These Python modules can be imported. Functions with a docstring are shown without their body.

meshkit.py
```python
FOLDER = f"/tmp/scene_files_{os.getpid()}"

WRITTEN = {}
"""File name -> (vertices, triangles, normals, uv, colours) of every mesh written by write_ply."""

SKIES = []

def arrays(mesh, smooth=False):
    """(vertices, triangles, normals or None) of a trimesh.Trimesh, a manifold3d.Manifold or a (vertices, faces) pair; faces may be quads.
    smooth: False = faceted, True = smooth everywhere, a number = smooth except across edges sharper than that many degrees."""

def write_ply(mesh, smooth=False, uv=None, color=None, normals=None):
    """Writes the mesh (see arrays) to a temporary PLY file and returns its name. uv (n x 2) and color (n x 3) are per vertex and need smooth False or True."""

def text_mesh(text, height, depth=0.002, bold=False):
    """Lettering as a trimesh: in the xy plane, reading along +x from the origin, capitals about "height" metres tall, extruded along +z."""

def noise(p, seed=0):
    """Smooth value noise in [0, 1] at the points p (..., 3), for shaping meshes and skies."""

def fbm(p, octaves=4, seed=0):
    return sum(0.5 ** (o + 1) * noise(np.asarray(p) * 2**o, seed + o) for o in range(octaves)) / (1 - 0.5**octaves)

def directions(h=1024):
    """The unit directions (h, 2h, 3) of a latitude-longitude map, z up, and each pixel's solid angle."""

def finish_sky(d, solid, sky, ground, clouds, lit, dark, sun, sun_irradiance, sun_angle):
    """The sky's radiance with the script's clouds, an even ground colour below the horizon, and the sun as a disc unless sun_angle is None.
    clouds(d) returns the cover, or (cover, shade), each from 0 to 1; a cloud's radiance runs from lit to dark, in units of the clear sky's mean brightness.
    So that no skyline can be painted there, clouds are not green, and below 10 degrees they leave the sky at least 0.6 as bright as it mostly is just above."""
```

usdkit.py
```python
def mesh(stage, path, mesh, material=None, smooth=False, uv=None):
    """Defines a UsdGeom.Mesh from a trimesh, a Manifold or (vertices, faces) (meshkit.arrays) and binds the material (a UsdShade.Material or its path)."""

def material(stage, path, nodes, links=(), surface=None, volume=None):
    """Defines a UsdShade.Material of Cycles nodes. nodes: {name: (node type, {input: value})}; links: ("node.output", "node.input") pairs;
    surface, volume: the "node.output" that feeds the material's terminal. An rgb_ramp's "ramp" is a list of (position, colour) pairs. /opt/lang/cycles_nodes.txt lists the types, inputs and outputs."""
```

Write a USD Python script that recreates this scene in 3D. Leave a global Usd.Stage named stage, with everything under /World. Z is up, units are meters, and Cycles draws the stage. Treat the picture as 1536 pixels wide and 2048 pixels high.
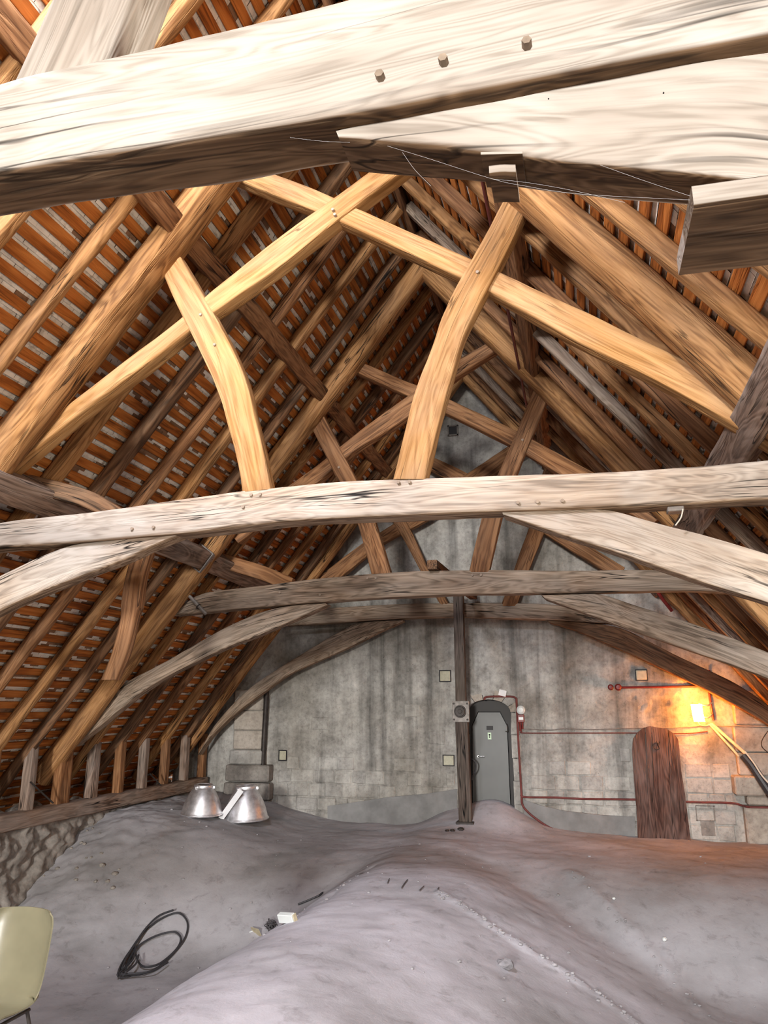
import math, random
import numpy as np, trimesh, usdkit, meshkit
from pxr import Usd, UsdGeom, UsdLux, UsdShade, Gf, Sdf, Vt
from shapely.geometry import Polygon, LineString

stage = Usd.Stage.CreateInMemory()
UsdGeom.SetStageUpAxis(stage, UsdGeom.Tokens.z)
UsdGeom.SetStageMetersPerUnit(stage, 1.0)
UsdGeom.Xform.Define(stage, '/World')
UsdGeom.Scope.Define(stage, '/World/Looks')
rng = np.random.default_rng(7)

# ------------------------------------------------------------------ camera, light, exposure
E = 2.4                                   # eye height over the floor by the far wall
F, PITCH, YAW = 1500.0, math.radians(14.43), math.radians(14.55)   # focal length in pixels of the 1536 x 2048 picture
FWD = np.array([-math.sin(YAW) * math.cos(PITCH), math.cos(YAW) * math.cos(PITCH), math.sin(PITCH)])
RT = np.array([math.cos(YAW), math.sin(YAW), 0.0]); UP = np.cross(RT, FWD)
EYE = np.array([0, 0, E])
cam = UsdGeom.Camera.Define(stage, '/World/Camera')
cam.CreateHorizontalApertureAttr(36.0); cam.CreateVerticalApertureAttr(48.0)
cam.CreateFocalLengthAttr(36.0 * F / 1536)
cam.CreateClippingRangeAttr(Gf.Vec2f(0.05, 200))
m4 = Gf.Matrix4d(*[float(x) for r in ((*RT, 0), (*UP, 0), (*(-FWD), 0), (*EYE, 1)) for x in r])
cam.AddTransformOp().Set(m4)
cam.GetExposureAttr().Set(0.0)

def rect_light(name, pos, aim, w, h, power, col):
    L = UsdLux.RectLight.Define(stage, '/World/' + name)
    L.CreateWidthAttr(w); L.CreateHeightAttr(h); L.CreateIntensityAttr(power); L.CreateColorAttr(Gf.Vec3f(*col))
    mt = Gf.Matrix4d().SetLookAt(Gf.Vec3d(*pos), Gf.Vec3d(*aim), Gf.Vec3d(0, 0, 1)).GetInverse()
    L.AddTransformOp().Set(mt)
KEY, DORMER, SIDE, TOP, FAR, SKY = 470.0, 60.0, 85.0, 230.0, 24.0, 0.6
YB0 = -19.6                               # gable behind the camera
# daylight: the big window in the gable behind the camera; an unseen dormer, and added fill lights along the slopes
rect_light('daylight_window', (-1.2, YB0 + .15, E + 2.2), (-1.6, 10.0, E + 1.6), 2.0, 2.6, KEY, (1.0, 0.97, 0.93))
rect_light('unseen_dormer', (1.4, -7.0, E + 1.5), (-2.6, 8.0, E + 1.5), 1.0, 1.1, DORMER, (1.0, 0.95, 0.88))  # unseen source behind the camera, placed to throw the rafter shadows
rect_light('added_fill_right', (2.35, 2.7, E + 1.15), (-4.6, 6.2, E + 3.8), .8, 1.0, SIDE, (1.0, 0.90, 0.76))  # added fill for the left roof; the slope has no opening here
rect_light('added_fill_left', (-3.3, 2.0, E + 5.3), (-1.6, 12.6, E - 2.2), .9, 1.1, TOP, (0.91, 0.92, 1.0))  # added fill for the vault floor, no opening in the roof above
rect_light('added_fill_far', (2.75, 9.3, E + .55), (-2.4, 14.5, E - 2.0), .7, .9, FAR, (0.93, 0.95, 1.0))  # added fill for the far wall and the floor before it
dome = UsdLux.DomeLight.Define(stage, '/World/sky')
dome.CreateIntensityAttr(SKY); dome.CreateColorAttr(Gf.Vec3f(0.93, 0.95, 1.0))

# ------------------------------------------------------------------ helpers
def ray(x, y): return FWD + RT * (x - 768) / F + UP * (1024 - y) / F
def atY(x, y, Y): r = ray(x, y); return EYE + r * Y / r[1]
def atX(x, y, X): r = ray(x, y); return EYE + r * X / r[0]
NAMES = {}
def numbered(parent, name):
    k = (parent, name); n = NAMES.get(k, 0); NAMES[k] = n + 1
    return name if n == 0 else '%s_%03d' % (name, n)
LOC = {}
def setdata(p, label=None, cat=None, group=None, kind=None):
    for k, v in (('label', label), ('category', cat), ('group', group), ('kind', kind)):
        if v: p.SetCustomDataByKey(k, v)
def thing(name, label, cat, loc=(0, 0, 0), group=None, kind=None):
    path = '/World/' + numbered('/World', name)
    x = UsdGeom.Xform.Define(stage, path); x.AddTranslateOp().Set(Gf.Vec3d(*map(float, loc)))
    LOC[path] = np.array(loc, float)
    setdata(x.GetPrim(), label, cat, group, kind)
    return path
def obj(name, mesh, mat, parent=None, label=None, cat=None, group=None, kind=None, smooth=False):
    """mesh in world coordinates: trimesh, Manifold, (v, f) or (v, f, grain)"""
    par = parent or '/World'
    path = par + '/' + numbered(par, name)
    loc = LOC.get(par, np.zeros(3)); grain = None
    if isinstance(mesh, tuple) and len(mesh) == 3: mesh, grain = (mesh[0], mesh[1]), mesh[2]
    if isinstance(mesh, tuple): mesh = (np.asarray(mesh[0], float) - loc, mesh[1])
    elif hasattr(mesh, 'vertices'): mesh = (np.array(mesh.vertices) - loc, np.array(mesh.faces))
    else:
        mm = mesh.to_mesh(); mesh = (mm.vert_properties[:, :3] - loc, mm.tri_verts)
    if grain is not None and smooth not in (True, False): smooth = True
    m = usdkit.mesh(stage, path, mesh, M[mat], smooth=smooth)
    if grain is not None:
        UsdGeom.PrimvarsAPI(m).CreatePrimvar('grain', Sdf.ValueTypeNames.Float3Array, 'vertex').Set(Vt.Vec3fArray.FromNumpy(np.asarray(grain, np.float32)))
    LOC[path] = loc
    setdata(m.GetPrim(), label, cat, group, kind)
    return path

def box(c, s, R=None, ch=0.0):
    """box with chamfered edges, centre c, size s, optional 3x3 rotation"""
    s = np.asarray(s, float)
    if ch > 0:
        pts = []
        for sx in (-1, 1):
            for sy in (-1, 1):
                for sz in (-1, 1):
                    h = s / 2 * (sx, sy, sz)
                    for k in range(3):
                        q = h.copy()
                        for j in range(3):
                            if j != k: q[j] -= math.copysign(min(ch, s[j] * .4), h[j])
                        pts.append(q)
        b = trimesh.convex.convex_hull(np.array(pts))
    else: b = trimesh.creation.box(s)
    v = np.array(b.vertices)
    if R is not None: v = v @ np.asarray(R).T
    return (v + np.asarray(c, float), np.array(b.faces))
def join(*ms):
    vs, fs, n = [], [], 0
    for v, f in ms:
        vs.append(np.asarray(v)); fs.append(np.asarray(f) + n); n += len(v)
    return (np.vstack(vs), np.vstack(fs))
def rotz(a): c, s = math.cos(a), math.sin(a); return np.array([[c, -s, 0], [s, c, 0], [0, 0, 1.]])
def rotx(a): c, s = math.cos(a), math.sin(a); return np.array([[1, 0, 0], [0, c, -s], [0, s, c]])
def roty(a): c, s = math.cos(a), math.sin(a); return np.array([[c, 0, s], [0, 1, 0], [-s, 0, c]])
def frame(d):
    d = np.asarray(d, float) / np.linalg.norm(d)
    a = np.cross(d, [0, 0, 1.] if abs(d[2]) < .9 else [1., 0, 0]); a /= np.linalg.norm(a)
    return a, np.cross(d, a), d
def cyl(p, q, r, n=16, r2=None):
    p, q = np.asarray(p, float), np.asarray(q, float); a, b, d = frame(q - p); r2 = r if r2 is None else r2
    t = np.arange(n) * 2 * np.pi / n; ring = np.cos(t)[:, None] * a + np.sin(t)[:, None] * b
    v = np.vstack([p + ring * r, q + ring * r2, [p], [q]]); f = []
    for i in range(n):
        j = (i + 1) % n
        f += [[i, j, n + j], [i, n + j, n + i], [2 * n, j, i], [2 * n + 1, n + i, n + j]]
    return (v, np.array(f))
def catmull(P, n=8):
    P = np.asarray(P, float); Q = np.vstack([2 * P[0] - P[1], P, 2 * P[-1] - P[-2]]); out = []
    for i in range(1, len(Q) - 2):
        for t in np.arange(n) / n:
            out.append(.5 * (2 * Q[i] + (Q[i + 1] - Q[i - 1]) * t + (2 * Q[i - 1] - 5 * Q[i] + 4 * Q[i + 1] - Q[i + 2]) * t * t + (3 * Q[i] - Q[i - 1] - 3 * Q[i + 1] + Q[i + 2]) * t ** 3))
    return np.array(out + [P[-1]])
def tube(P, r, n=8, sub=6, smooth=True):
    P = np.asarray(P, float)
    if smooth and len(P) > 2: P = catmull(P, sub)
    T = np.gradient(P, axis=0); T /= np.maximum(np.linalg.norm(T, axis=1, keepdims=True), 1e-9)
    a = frame(T[0])[0]; rings = []
    for p, t in zip(P, T):
        a = a - t * (a @ t); a /= np.linalg.norm(a); b = np.cross(t, a)
        ang = np.arange(n) * 2 * np.pi / n
        rings.append(p + r * (np.cos(ang)[:, None] * a + np.sin(ang)[:, None] * b))
    v = np.vstack(rings + [[P[0]], [P[-1]]]); f = []; m = len(P)
    for i in range(m - 1):
        for j in range(n):
            k = (j + 1) % n
            f += [[i * n + j, i * n + k, (i + 1) * n + k], [i * n + j, (i + 1) * n + k, (i + 1) * n + j]]
    for j in range(n):
        k = (j + 1) % n
        f += [[m * n, k, j], [m * n + 1, (m - 1) * n + j, (m - 1) * n + k]]
    return (v, np.array(f))
def lathe(prof, c, n=40, R=None):
    """prof: (radius, height) pairs"""
    prof = np.asarray(prof, float); t = np.arange(n) * 2 * np.pi / n
    v = np.vstack([np.stack([r * np.cos(t), r * np.sin(t), np.full(n, z)], 1) for r, z in prof]); f = []
    for i in range(len(prof) - 1):
        for j in range(n):
            k = (j + 1) % n
            f += [[i * n + j, i * n + k, (i + 1) * n + k], [i * n + j, (i + 1) * n + k, (i + 1) * n + j]]
    if R is not None: v = v @ np.asarray(R).T
    return (v + np.asarray(c, float), np.array(f))
def extrude(poly, map2d, nrm, depth):
    """shapely polygon -> solid; map2d maps (n,2) to 3-D points, nrm the direction of the depth"""
    m = trimesh.creation.extrude_polygon(poly, 1.0, engine='earcut')
    v = np.array(m.vertices)
    return (map2d(v[:, :2]) + v[:, 2:3] * depth * np.asarray(nrm, float), np.array(m.faces))

SEED = [0]
def timber(P, U, V, w, d, rnd=0.025, wob=0.008, log=0.0, cell=0.07):
    """A hewn timber along the points P: U the direction of its width w, V of its depth d (arrays or numbers).
    Returns vertices, faces and the grain coordinates (along, across, deep)."""
    SEED[0] += 1; sd = SEED[0]
    P = np.asarray(P, float); n0 = len(P)
    L = np.concatenate([[0], np.cumsum(np.linalg.norm(np.diff(P, axis=0), axis=1))])
    n = int(max(6, min(160, L[-1] / cell))); s = np.linspace(0, L[-1], n)
    it = lambda A: np.stack([np.interp(s, L, c) for c in np.asarray(A, float).T], 1)
    U = np.broadcast_to(np.asarray(U, float), (n0, 3)); V = np.broadcast_to(np.asarray(V, float), (n0, 3))
    P, U, V = it(P), it(U), it(V)
    w = np.interp(s, L, np.broadcast_to(np.asarray(w, float), n0)); d = np.interp(s, L, np.broadcast_to(np.asarray(d, float), n0))
    # outline of the section: unit square walked with small chamfers; log > 0 blends it towards an ellipse
    m = 9; e = np.linspace(-1, 1, m)
    q = [(x, -1) for x in e[:-1]] + [(1, y) for y in e[:-1]] + [(x, 1) for x in e[::-1][:-1]] + [(-1, y) for y in e[::-1][:-1]]
    q = np.array(q, float); k = len(q)
    cir = q / np.linalg.norm(q, axis=1, keepdims=True)
    a = q[:, 0][None] * w[:, None] / 2; b = q[:, 1][None] * d[:, None] / 2
    r = np.minimum(rnd, np.minimum(w, d) * .3)[:, None] * np.ones((1, k))
    # irregular arris
    rr = r * (.5 + 1.1 * meshkit.noise(np.stack([s[:, None] * 2.2 + np.zeros((1, k)), 3 * q[None, :, 0] + np.zeros((n, 1)), 3 * q[None, :, 1] + sd * 7.1 + np.zeros((n, 1))], -1)))
    ax = np.clip(np.abs(a) - (w[:, None] / 2 - rr), 0, None); by = np.clip(np.abs(b) - (d[:, None] / 2 - rr), 0, None)
    dist = np.hypot(ax, by); over = np.maximum(dist - rr, 0); safe = np.maximum(dist, 1e-9)
    a = a - np.sign(a) * ax / safe * over; b = b - np.sign(b) * by / safe * over
    if log:
        a = a * (1 - log) + cir[:, 0][None] * w[:, None] / 2 * log * 1.06; b = b * (1 - log) + cir[:, 1][None] * d[:, None] / 2 * log * 1.06
    pos = P[:, None] + U[:, None] * a[..., None] + V[:, None] * b[..., None]
    nrm = U[:, None] * cir[None, :, 0:1] + V[:, None] * cir[None, :, 1:2]
    g = np.stack([s[:, None] + np.zeros((1, k)), a, b], -1)
    nz = meshkit.fbm(g * np.array([1.6, 6, 6]) + sd * 3.7, 3, sd) - .5
    nz2 = meshkit.noise(g * np.array([5, 30, 30]) + sd * 1.3, sd) - .5
    pos = pos + nrm * (nz * 2.4 * wob + nz2 * .9 * wob)[..., None]
    bend = (meshkit.noise(np.stack([s * .7, np.full(n, sd * 1.9), np.zeros(n)], -1), 3) - .5) * wob * 1.5
    pos = pos + (U * bend[:, None])[:, None]
    v = pos.reshape(-1, 3); gr = (g + np.array([sd * 5.17 % 97, (sd * 3.1) % 7, (sd * 2.3) % 5])).reshape(-1, 3)
    f = []
    i = np.arange(n - 1)[:, None] * k; j = np.arange(k)[None]; j2 = (j + 1) % k
    f = np.concatenate([np.stack([i + j, i + j2, i + k + j2], -1).reshape(-1, 3), np.stack([i + j, i + k + j2, i + k + j], -1).reshape(-1, 3)])
    caps_v, caps_f, caps_g = [], [], []
    base = len(v)
    for ring, flip in ((slice(0, k), True), (slice((n - 1) * k, n * k), False)):
        rv = v[ring]; c0 = base + sum(map(len, caps_v))
        caps_v.append(np.vstack([rv, rv.mean(0)])); caps_g.append(np.vstack([gr[ring], gr[ring].mean(0)]))
        t = np.stack([np.arange(k), (np.arange(k) + 1) % k, np.full(k, k)], 1) + c0
        caps_f.append(t[:, ::-1] if flip else t)
    v = np.vstack([v] + caps_v); gr = np.vstack([gr] + caps_g); f = np.vstack([f] + caps_f)
    tm = (v, f)
    p0, p1, p2 = v[f[:, 0]], v[f[:, 1]], v[f[:, 2]]
    if np.einsum('ij,ij->', p0, np.cross(p1, p2)) - np.einsum('j,ij->', P.mean(0), np.cross(p1, p2) * 0) < 0:
        c = v - P.mean(0)
        if np.einsum('ij,ij->', c[f[:, 0]], np.cross(c[f[:, 1]], c[f[:, 2]])) < 0: f = f[:, ::-1]
    return (v, f, gr)
def traced(edge_a, edge_b, Y, depth, world=False, **kw):
    """A timber lying in a truss plane: its two long edges as picture points measured there (front face at distance Y)."""
    def pts(e):
        q = np.array([atY(*p, Y) if not (len(p) == 3) else np.array([p[0], Y, p[2]]) for p in e])
        l = np.concatenate([[0], np.cumsum(np.linalg.norm(np.diff(q, axis=0), axis=1))]); t = np.linspace(0, l[-1], 40)
        return np.stack([np.interp(t, l, c) for c in q.T], 1)
    A, B = pts(edge_a), pts(edge_b)
    ker = np.array([1, 2, 3, 2, 1]) / 9.0
    def sm(q):
        z = np.vstack([np.repeat(2 * q[:1] - q[2:3], 0, 0), q]); p = np.pad(q, ((2, 2), (0, 0)), mode='reflect', reflect_type='odd')
        return np.stack([np.convolve(p[:, i], ker, 'valid') for i in range(3)], 1)
    A, B = sm(A), sm(B)
    W = A - B; w = np.linalg.norm(W, axis=1); U = W / np.maximum(w, 1e-6)[:, None]
    P = (A + B) / 2 + np.array([0, depth / 2, 0])
    return timber(P, U, [0, 1.0, 0], np.maximum(w, .012), depth, **kw)
def mirrored(m, cx):
    v, f, g = m; v = v.copy(); v[:, 0] = 2 * cx - v[:, 0]
    return (v, f[:, ::-1], g)
def moved(m, d): return (m[0] + np.asarray(d, float), m[1], m[2] + np.array([3.3, .7, .4]))

# ------------------------------------------------------------------ materials
M = {}
def mat(name, nodes, links, surface='p.BSDF'):
    M[name] = usdkit.material(stage, '/World/Looks/' + name, nodes, links, surface=surface)
def wood(name, dark, mid, light, dust=None, dust_amt=0.0, dust_lo=0.0, rough=.8, bump=.35, ring=9.0, crack=1.0, grain=.55):
    nodes = {'g': ('attribute', {'attribute': 'grain'}),
             'm1': ('mapping', {'scale': (1.1, 26, 26)}), 'n1': ('noise_texture', {'scale': 1.0, 'detail': 4, 'roughness': .62, 'distortion': .5}),
             'm2': ('mapping', {'scale': (.55, 4.2, 4.2)}), 'n2': ('noise_texture', {'scale': 1.0, 'detail': 3, 'roughness': .5, 'distortion': .7}),
             'mu': ('math', {'math_type': 'multiply', 'value2': ring * 6.28}), 'si': ('math', {'math_type': 'sine'}),
             'ri': ('math', {'math_type': 'multiply_add', 'value2': .14, 'value3': .0}),
             'ad': ('math', {'math_type': 'add'}), 'n4': ('noise_texture', {'scale': 1.0, 'detail': 2, 'roughness': .55}), 'm4': ('mapping', {'scale': (.8, 3, 3), 'location': (3.1, 1.7, 9)}),
             'ad2': ('math', {'math_type': 'multiply_add', 'value2': .5}),
             'sub': ('math', {'math_type': 'subtract', 'value2': .25}),
             'ramp': ('rgb_ramp', {'ramp': [(.22, dark), (.5, mid), (.78, light)]}),
             'm3': ('mapping', {'scale': (.45, 9, 9), 'location': (1.3, 4.1, 2.2)}), 'n3': ('noise_texture', {'scale': 1.0, 'detail': 3, 'roughness': .5, 'distortion': .3}),
             'c1': ('math', {'math_type': 'subtract', 'value2': .5}), 'c2': ('math', {'math_type': 'absolute'}),
             'cr': ('rgb_ramp', {'ramp': [(0, (0, 0, 0)), (.010, (.25, .25, .25)), (.02, (1, 1, 1)), (1, (1, 1, 1))]}),
             'm5': ('mapping', {'scale': (.9, 2.2, 2.2), 'location': (7, 7, 1)}), 'n5': ('noise_texture', {'scale': 1.0, 'detail': 2}),
             'ck': ('map_range', {'from_min': .48, 'from_max': .62, 'to_min': 0, 'to_max': crack, 'clamp': True}),
             'cm': ('mix_color', {'blend_type': 'multiply'}),
             'hsub': ('math', {'math_type': 'multiply_add', 'value2': .5}), 'crb': ('rgb_to_bw', {}), 'inv': ('math', {'math_type': 'multiply'}),
             'b': ('bump', {'strength': bump, 'distance': .02}),
             'p': ('principled_bsdf', {'roughness': rough, 'specular_ior_level': .25})}
    links = [('g.vector', 'm1.vector'), ('m1.vector', 'n1.vector'), ('g.vector', 'm2.vector'), ('m2.vector', 'n2.vector'), ('n2.fac', 'mu.value1'), ('mu.value', 'si.value1'),
             ('si.value', 'ri.value1'), ('ri.value', 'ad.value1'), ('n1.fac', 'ad.value2'), ('g.vector', 'm4.vector'), ('m4.vector', 'n4.vector'), ('n4.fac', 'ad2.value1'), ('ad.value', 'ad2.value3'), ('ad2.value', 'sub.value1'),
             ('sub.value', 'ramp.fac'), ('g.vector', 'm3.vector'), ('m3.vector', 'n3.vector'), ('n3.fac', 'c1.value1'), ('c1.value', 'c2.value1'), ('c2.value', 'cr.fac'),
             ('g.vector', 'm5.vector'), ('m5.vector', 'n5.vector'), ('n5.fac', 'ck.value'), ('ck.result', 'cm.fac'), ('cr.color', 'cm.b'),
             ('cr.color', 'crb.color'), ('ad.value', 'hsub.value1'), ('crb.val', 'hsub.value3'), ('hsub.value', 'b.height'), ('b.normal', 'p.normal')]
    src = 'ramp.color'
    if dust:
        nodes.update({'m6': ('mapping', {'scale': (1.0, 2.4, 2.4), 'location': (2, 5, 4)}), 'n6': ('noise_texture', {'scale': 1.0, 'detail': 3, 'roughness': .6, 'distortion': .4}),
                      'dm': ('map_range', {'from_min': .36, 'from_max': .64, 'to_min': dust_lo, 'to_max': dust_amt, 'clamp': True}), 'ge': ('geometry', {}), 'sx': ('separate_xyz', {}),
                      'df': ('map_range', {'from_min': -.8, 'from_max': -.3, 'to_min': .05, 'to_max': 1, 'clamp': True}), 'dy': ('math', {'math_type': 'multiply'}), 'dx': ('mix_color', {'b': dust})})  # downward faces lose their dust, painting shade onto the undersides
        links += [('g.vector', 'm6.vector'), ('m6.vector', 'n6.vector'), ('n6.fac', 'dm.value'), ('ge.normal', 'sx.vector'), ('sx.z', 'df.value'), ('df.result', 'dy.value1'), ('dm.result', 'dy.value2'), ('dy.value', 'dx.fac'), (src, 'dx.a')]
        src = 'dx.result'
    nodes.update({'gr': ('rgb_ramp', {'ramp': [(.22, (.60, .55, .49)), (.42, (.90, .88, .85)), (.56, (1, 1, 1)), (.75, (1.10, 1.10, 1.10))]}), 'gm': ('mix_color', {'blend_type': 'multiply', 'fac': grain, 'use_clamp_result': False})})
    links += [(src, 'gm.a'), ('ad.value', 'gr.fac'), ('gr.color', 'gm.b'), ('gm.result', 'cm.a'), ('cm.result', 'p.base_color')]
    mat(name, nodes, links)
# dust and bleaching lie on the faces of the ties; shade is coloured into their brown soffits
wood('wood_bleached', (.075, .040, .018), (.15, .085, .040), (.21, .125, .065), (.56, .525, .48), .95, .55, bump=.3, crack=.8, ring=22, grain=.7)
wood('wood_tie', (.13, .075, .040), (.30, .20, .12), (.42, .31, .21), (.50, .46, .41), .90, .35, bump=.25, ring=14, grain=.65)
wood('wood_grey', (.10, .065, .04), (.235, .16, .105), (.34, .25, .175), (.32, .27, .215), .65, .10, bump=.3, ring=12, grain=.7)
wood('wood_gold', (.28, .135, .040), (.365, .19, .068), (.42, .24, .095), (.40, .27, .17), .35, ring=6, crack=.6)
wood('wood_rafter', (.18, .078, .024), (.32, .157, .055), (.41, .215, .082), (.34, .22, .13), .3, bump=.4)
wood('wood_russet', (.11, .045, .016), (.22, .10, .040), (.29, .145, .062), (.25, .16, .10), .3)
wood('wood_dark', (.055, .027, .013), (.15, .072, .033), (.22, .115, .055), (.22, .17, .12), .25)
wood('wood_batten', (.22, .062, .010), (.40, .125, .022), (.50, .18, .04), ring=4, crack=.4)
wood('wood_post', (.10, .06, .04), (.22, .14, .095), (.31, .22, .16), (.30, .26, .23), .6)
wood('wood_black', (.035, .026, .022), (.075, .056, .046), (.12, .09, .075), (.14, .12, .10), .5)
wood('wood_board', (.035, .016, .012), (.085, .042, .032), (.14, .078, .06), (.20, .15, .135), .45, bump=.5)
def plain(name, col, rough=.6, metal=0.0, noise=.0, scale=8.0, bump=.0, spec=.5):
    nodes = {'p': ('principled_bsdf', {'base_color': col, 'roughness': rough, 'metallic': metal, 'specular_ior_level': spec})}; links = []
    if noise or bump:
        nodes.update({'t': ('texture_coordinate', {}), 'n': ('noise_texture', {'scale': scale, 'detail': 6, 'roughness': .6}),
                      'r': ('rgb_ramp', {'ramp': [(.3, tuple(c * (1 - noise) for c in col)), (.7, tuple(min(1, c * (1 + noise)) for c in col))]})})
        links += [('t.object', 'n.vector'), ('n.fac', 'r.fac'), ('r.color', 'p.base_color')]
        if bump:
            nodes['b'] = ('bump', {'strength': bump, 'distance': .01}); links += [('n.fac', 'b.height'), ('b.normal', 'p.normal')]
    mat(name, nodes, links)
# pale torching (lime mortar) on the backs of the roof tiles, with soot specks
mat('torching', {'g': ('geometry', {}), 'n': ('noise_texture', {'scale': 9, 'detail': 6, 'roughness': .65}), 'r': ('rgb_ramp', {'ramp': [(.27, (.10, .075, .055)), (.35, (.56, .49, .40)), (.48, (.80, .74, .64)), (.8, (.88, .84, .75))]}),
                 'a': ('attribute', {'attribute': 'tint'}), 'x': ('mix_color', {'blend_type': 'multiply', 'fac': 1.0}), 'b': ('bump', {'strength': .4, 'distance': .01}), 'p': ('principled_bsdf', {'roughness': .9, 'specular_ior_level': .2})},
    [('g.position', 'n.vector'), ('n.fac', 'r.fac'), ('r.color', 'x.a'), ('a.color', 'x.b'), ('x.result', 'p.base_color'), ('n.fac', 'b.height'), ('b.normal', 'p.normal')])
def stone(name, a, b, c, streak=.5, bump=.5):
    """grey lime render / stone with rain streaks running down it"""
    mat(name, {'g': ('geometry', {}), 'n': ('noise_texture', {'scale': 2.2, 'detail': 9, 'roughness': .66}), 'n2': ('noise_texture', {'scale': 13, 'detail': 6, 'roughness': .72}),
               'ms': ('mapping', {'scale': (2.6, 1, .16)}), 'ns': ('noise_texture', {'scale': 1.0, 'detail': 6, 'roughness': .6, 'distortion': .25}),
               'rs': ('rgb_ramp', {'ramp': [(.34, (.30, .30, .30)), (.50, (.82, .82, .82)), (.66, (1.05, 1.05, 1.05))]}),
               'ml': ('mapping', {'scale': (.55, 1, .5), 'location': (1.7, 0, 2.4)}), 'nl': ('noise_texture', {'scale': 1.0, 'detail': 4, 'roughness': .5}),
               'rl': ('rgb_ramp', {'ramp': [(.34, (.56, .53, .485)), (.55, (1, 1, 1))]}),
               'r': ('rgb_ramp', {'ramp': [(.3, a), (.5, b), (.7, c)]}), 'x': ('mix_color', {'blend_type': 'multiply', 'fac': streak}), 'xl': ('mix_color', {'blend_type': 'multiply', 'fac': .8}),
               'pk': ('voronoi_texture', {'scale': 5.5}), 'pr': ('rgb_ramp', {'ramp': [(.0, (.15, .15, .15)), (.035, (.3, .3, .3)), (.06, (1, 1, 1)), (1, (1, 1, 1))]}), 'xp': ('mix_color', {'blend_type': 'multiply', 'fac': .75}),
               'rg': ('rgb_ramp', {'ramp': [(.30, (.62, .61, .59)), (.48, (.97, .97, .97)), (.68, (1.16, 1.16, 1.14))]}), 'xg': ('mix_color', {'blend_type': 'multiply', 'fac': .8, 'use_clamp_result': False}), 'h': ('math', {'math_type': 'multiply_add', 'value2': .4}), 'b': ('bump', {'strength': bump, 'distance': .03}), 'p': ('principled_bsdf', {'roughness': .92, 'specular_ior_level': .15})},
        [('g.position', 'n.vector'), ('g.position', 'n2.vector'), ('g.position', 'ms.vector'), ('ms.vector', 'ns.vector'), ('ns.fac', 'rs.fac'), ('n.fac', 'r.fac'), ('r.color', 'x.a'), ('rs.color', 'x.b'),
         ('g.position', 'ml.vector'), ('ml.vector', 'nl.vector'), ('nl.fac', 'rl.fac'), ('x.result', 'xl.a'), ('rl.color', 'xl.b'),
         ('g.position', 'pk.vector'), ('pk.distance', 'pr.fac'), ('xl.result', 'xp.a'), ('pr.color', 'xp.b'), ('xp.result', 'xg.a'), ('n2.fac', 'rg.fac'), ('rg.color', 'xg.b'), ('xg.result', 'p.base_color'),
         ('n2.fac', 'h.value1'), ('n.fac', 'h.value3'), ('h.value', 'b.height'), ('b.normal', 'p.normal')])
stone('render_grey', (.24, .232, .212), (.42, .41, .38), (.58, .57, .53), .85, .7)
stone('stone_pale', (.34, .33, .30), (.47, .46, .425), (.58, .57, .53), .55, .5)
stone('stone_mid', (.28, .275, .26), (.40, .39, .365), (.50, .49, .46), .6, .5)
stone('stone_dark', (.14, .13, .12), (.24, .22, .20), (.34, .32, .29), .4, .8)
stone('stone_warm', (.30, .26, .22), (.44, .395, .34), (.55, .50, .44), .3, .5)
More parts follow.
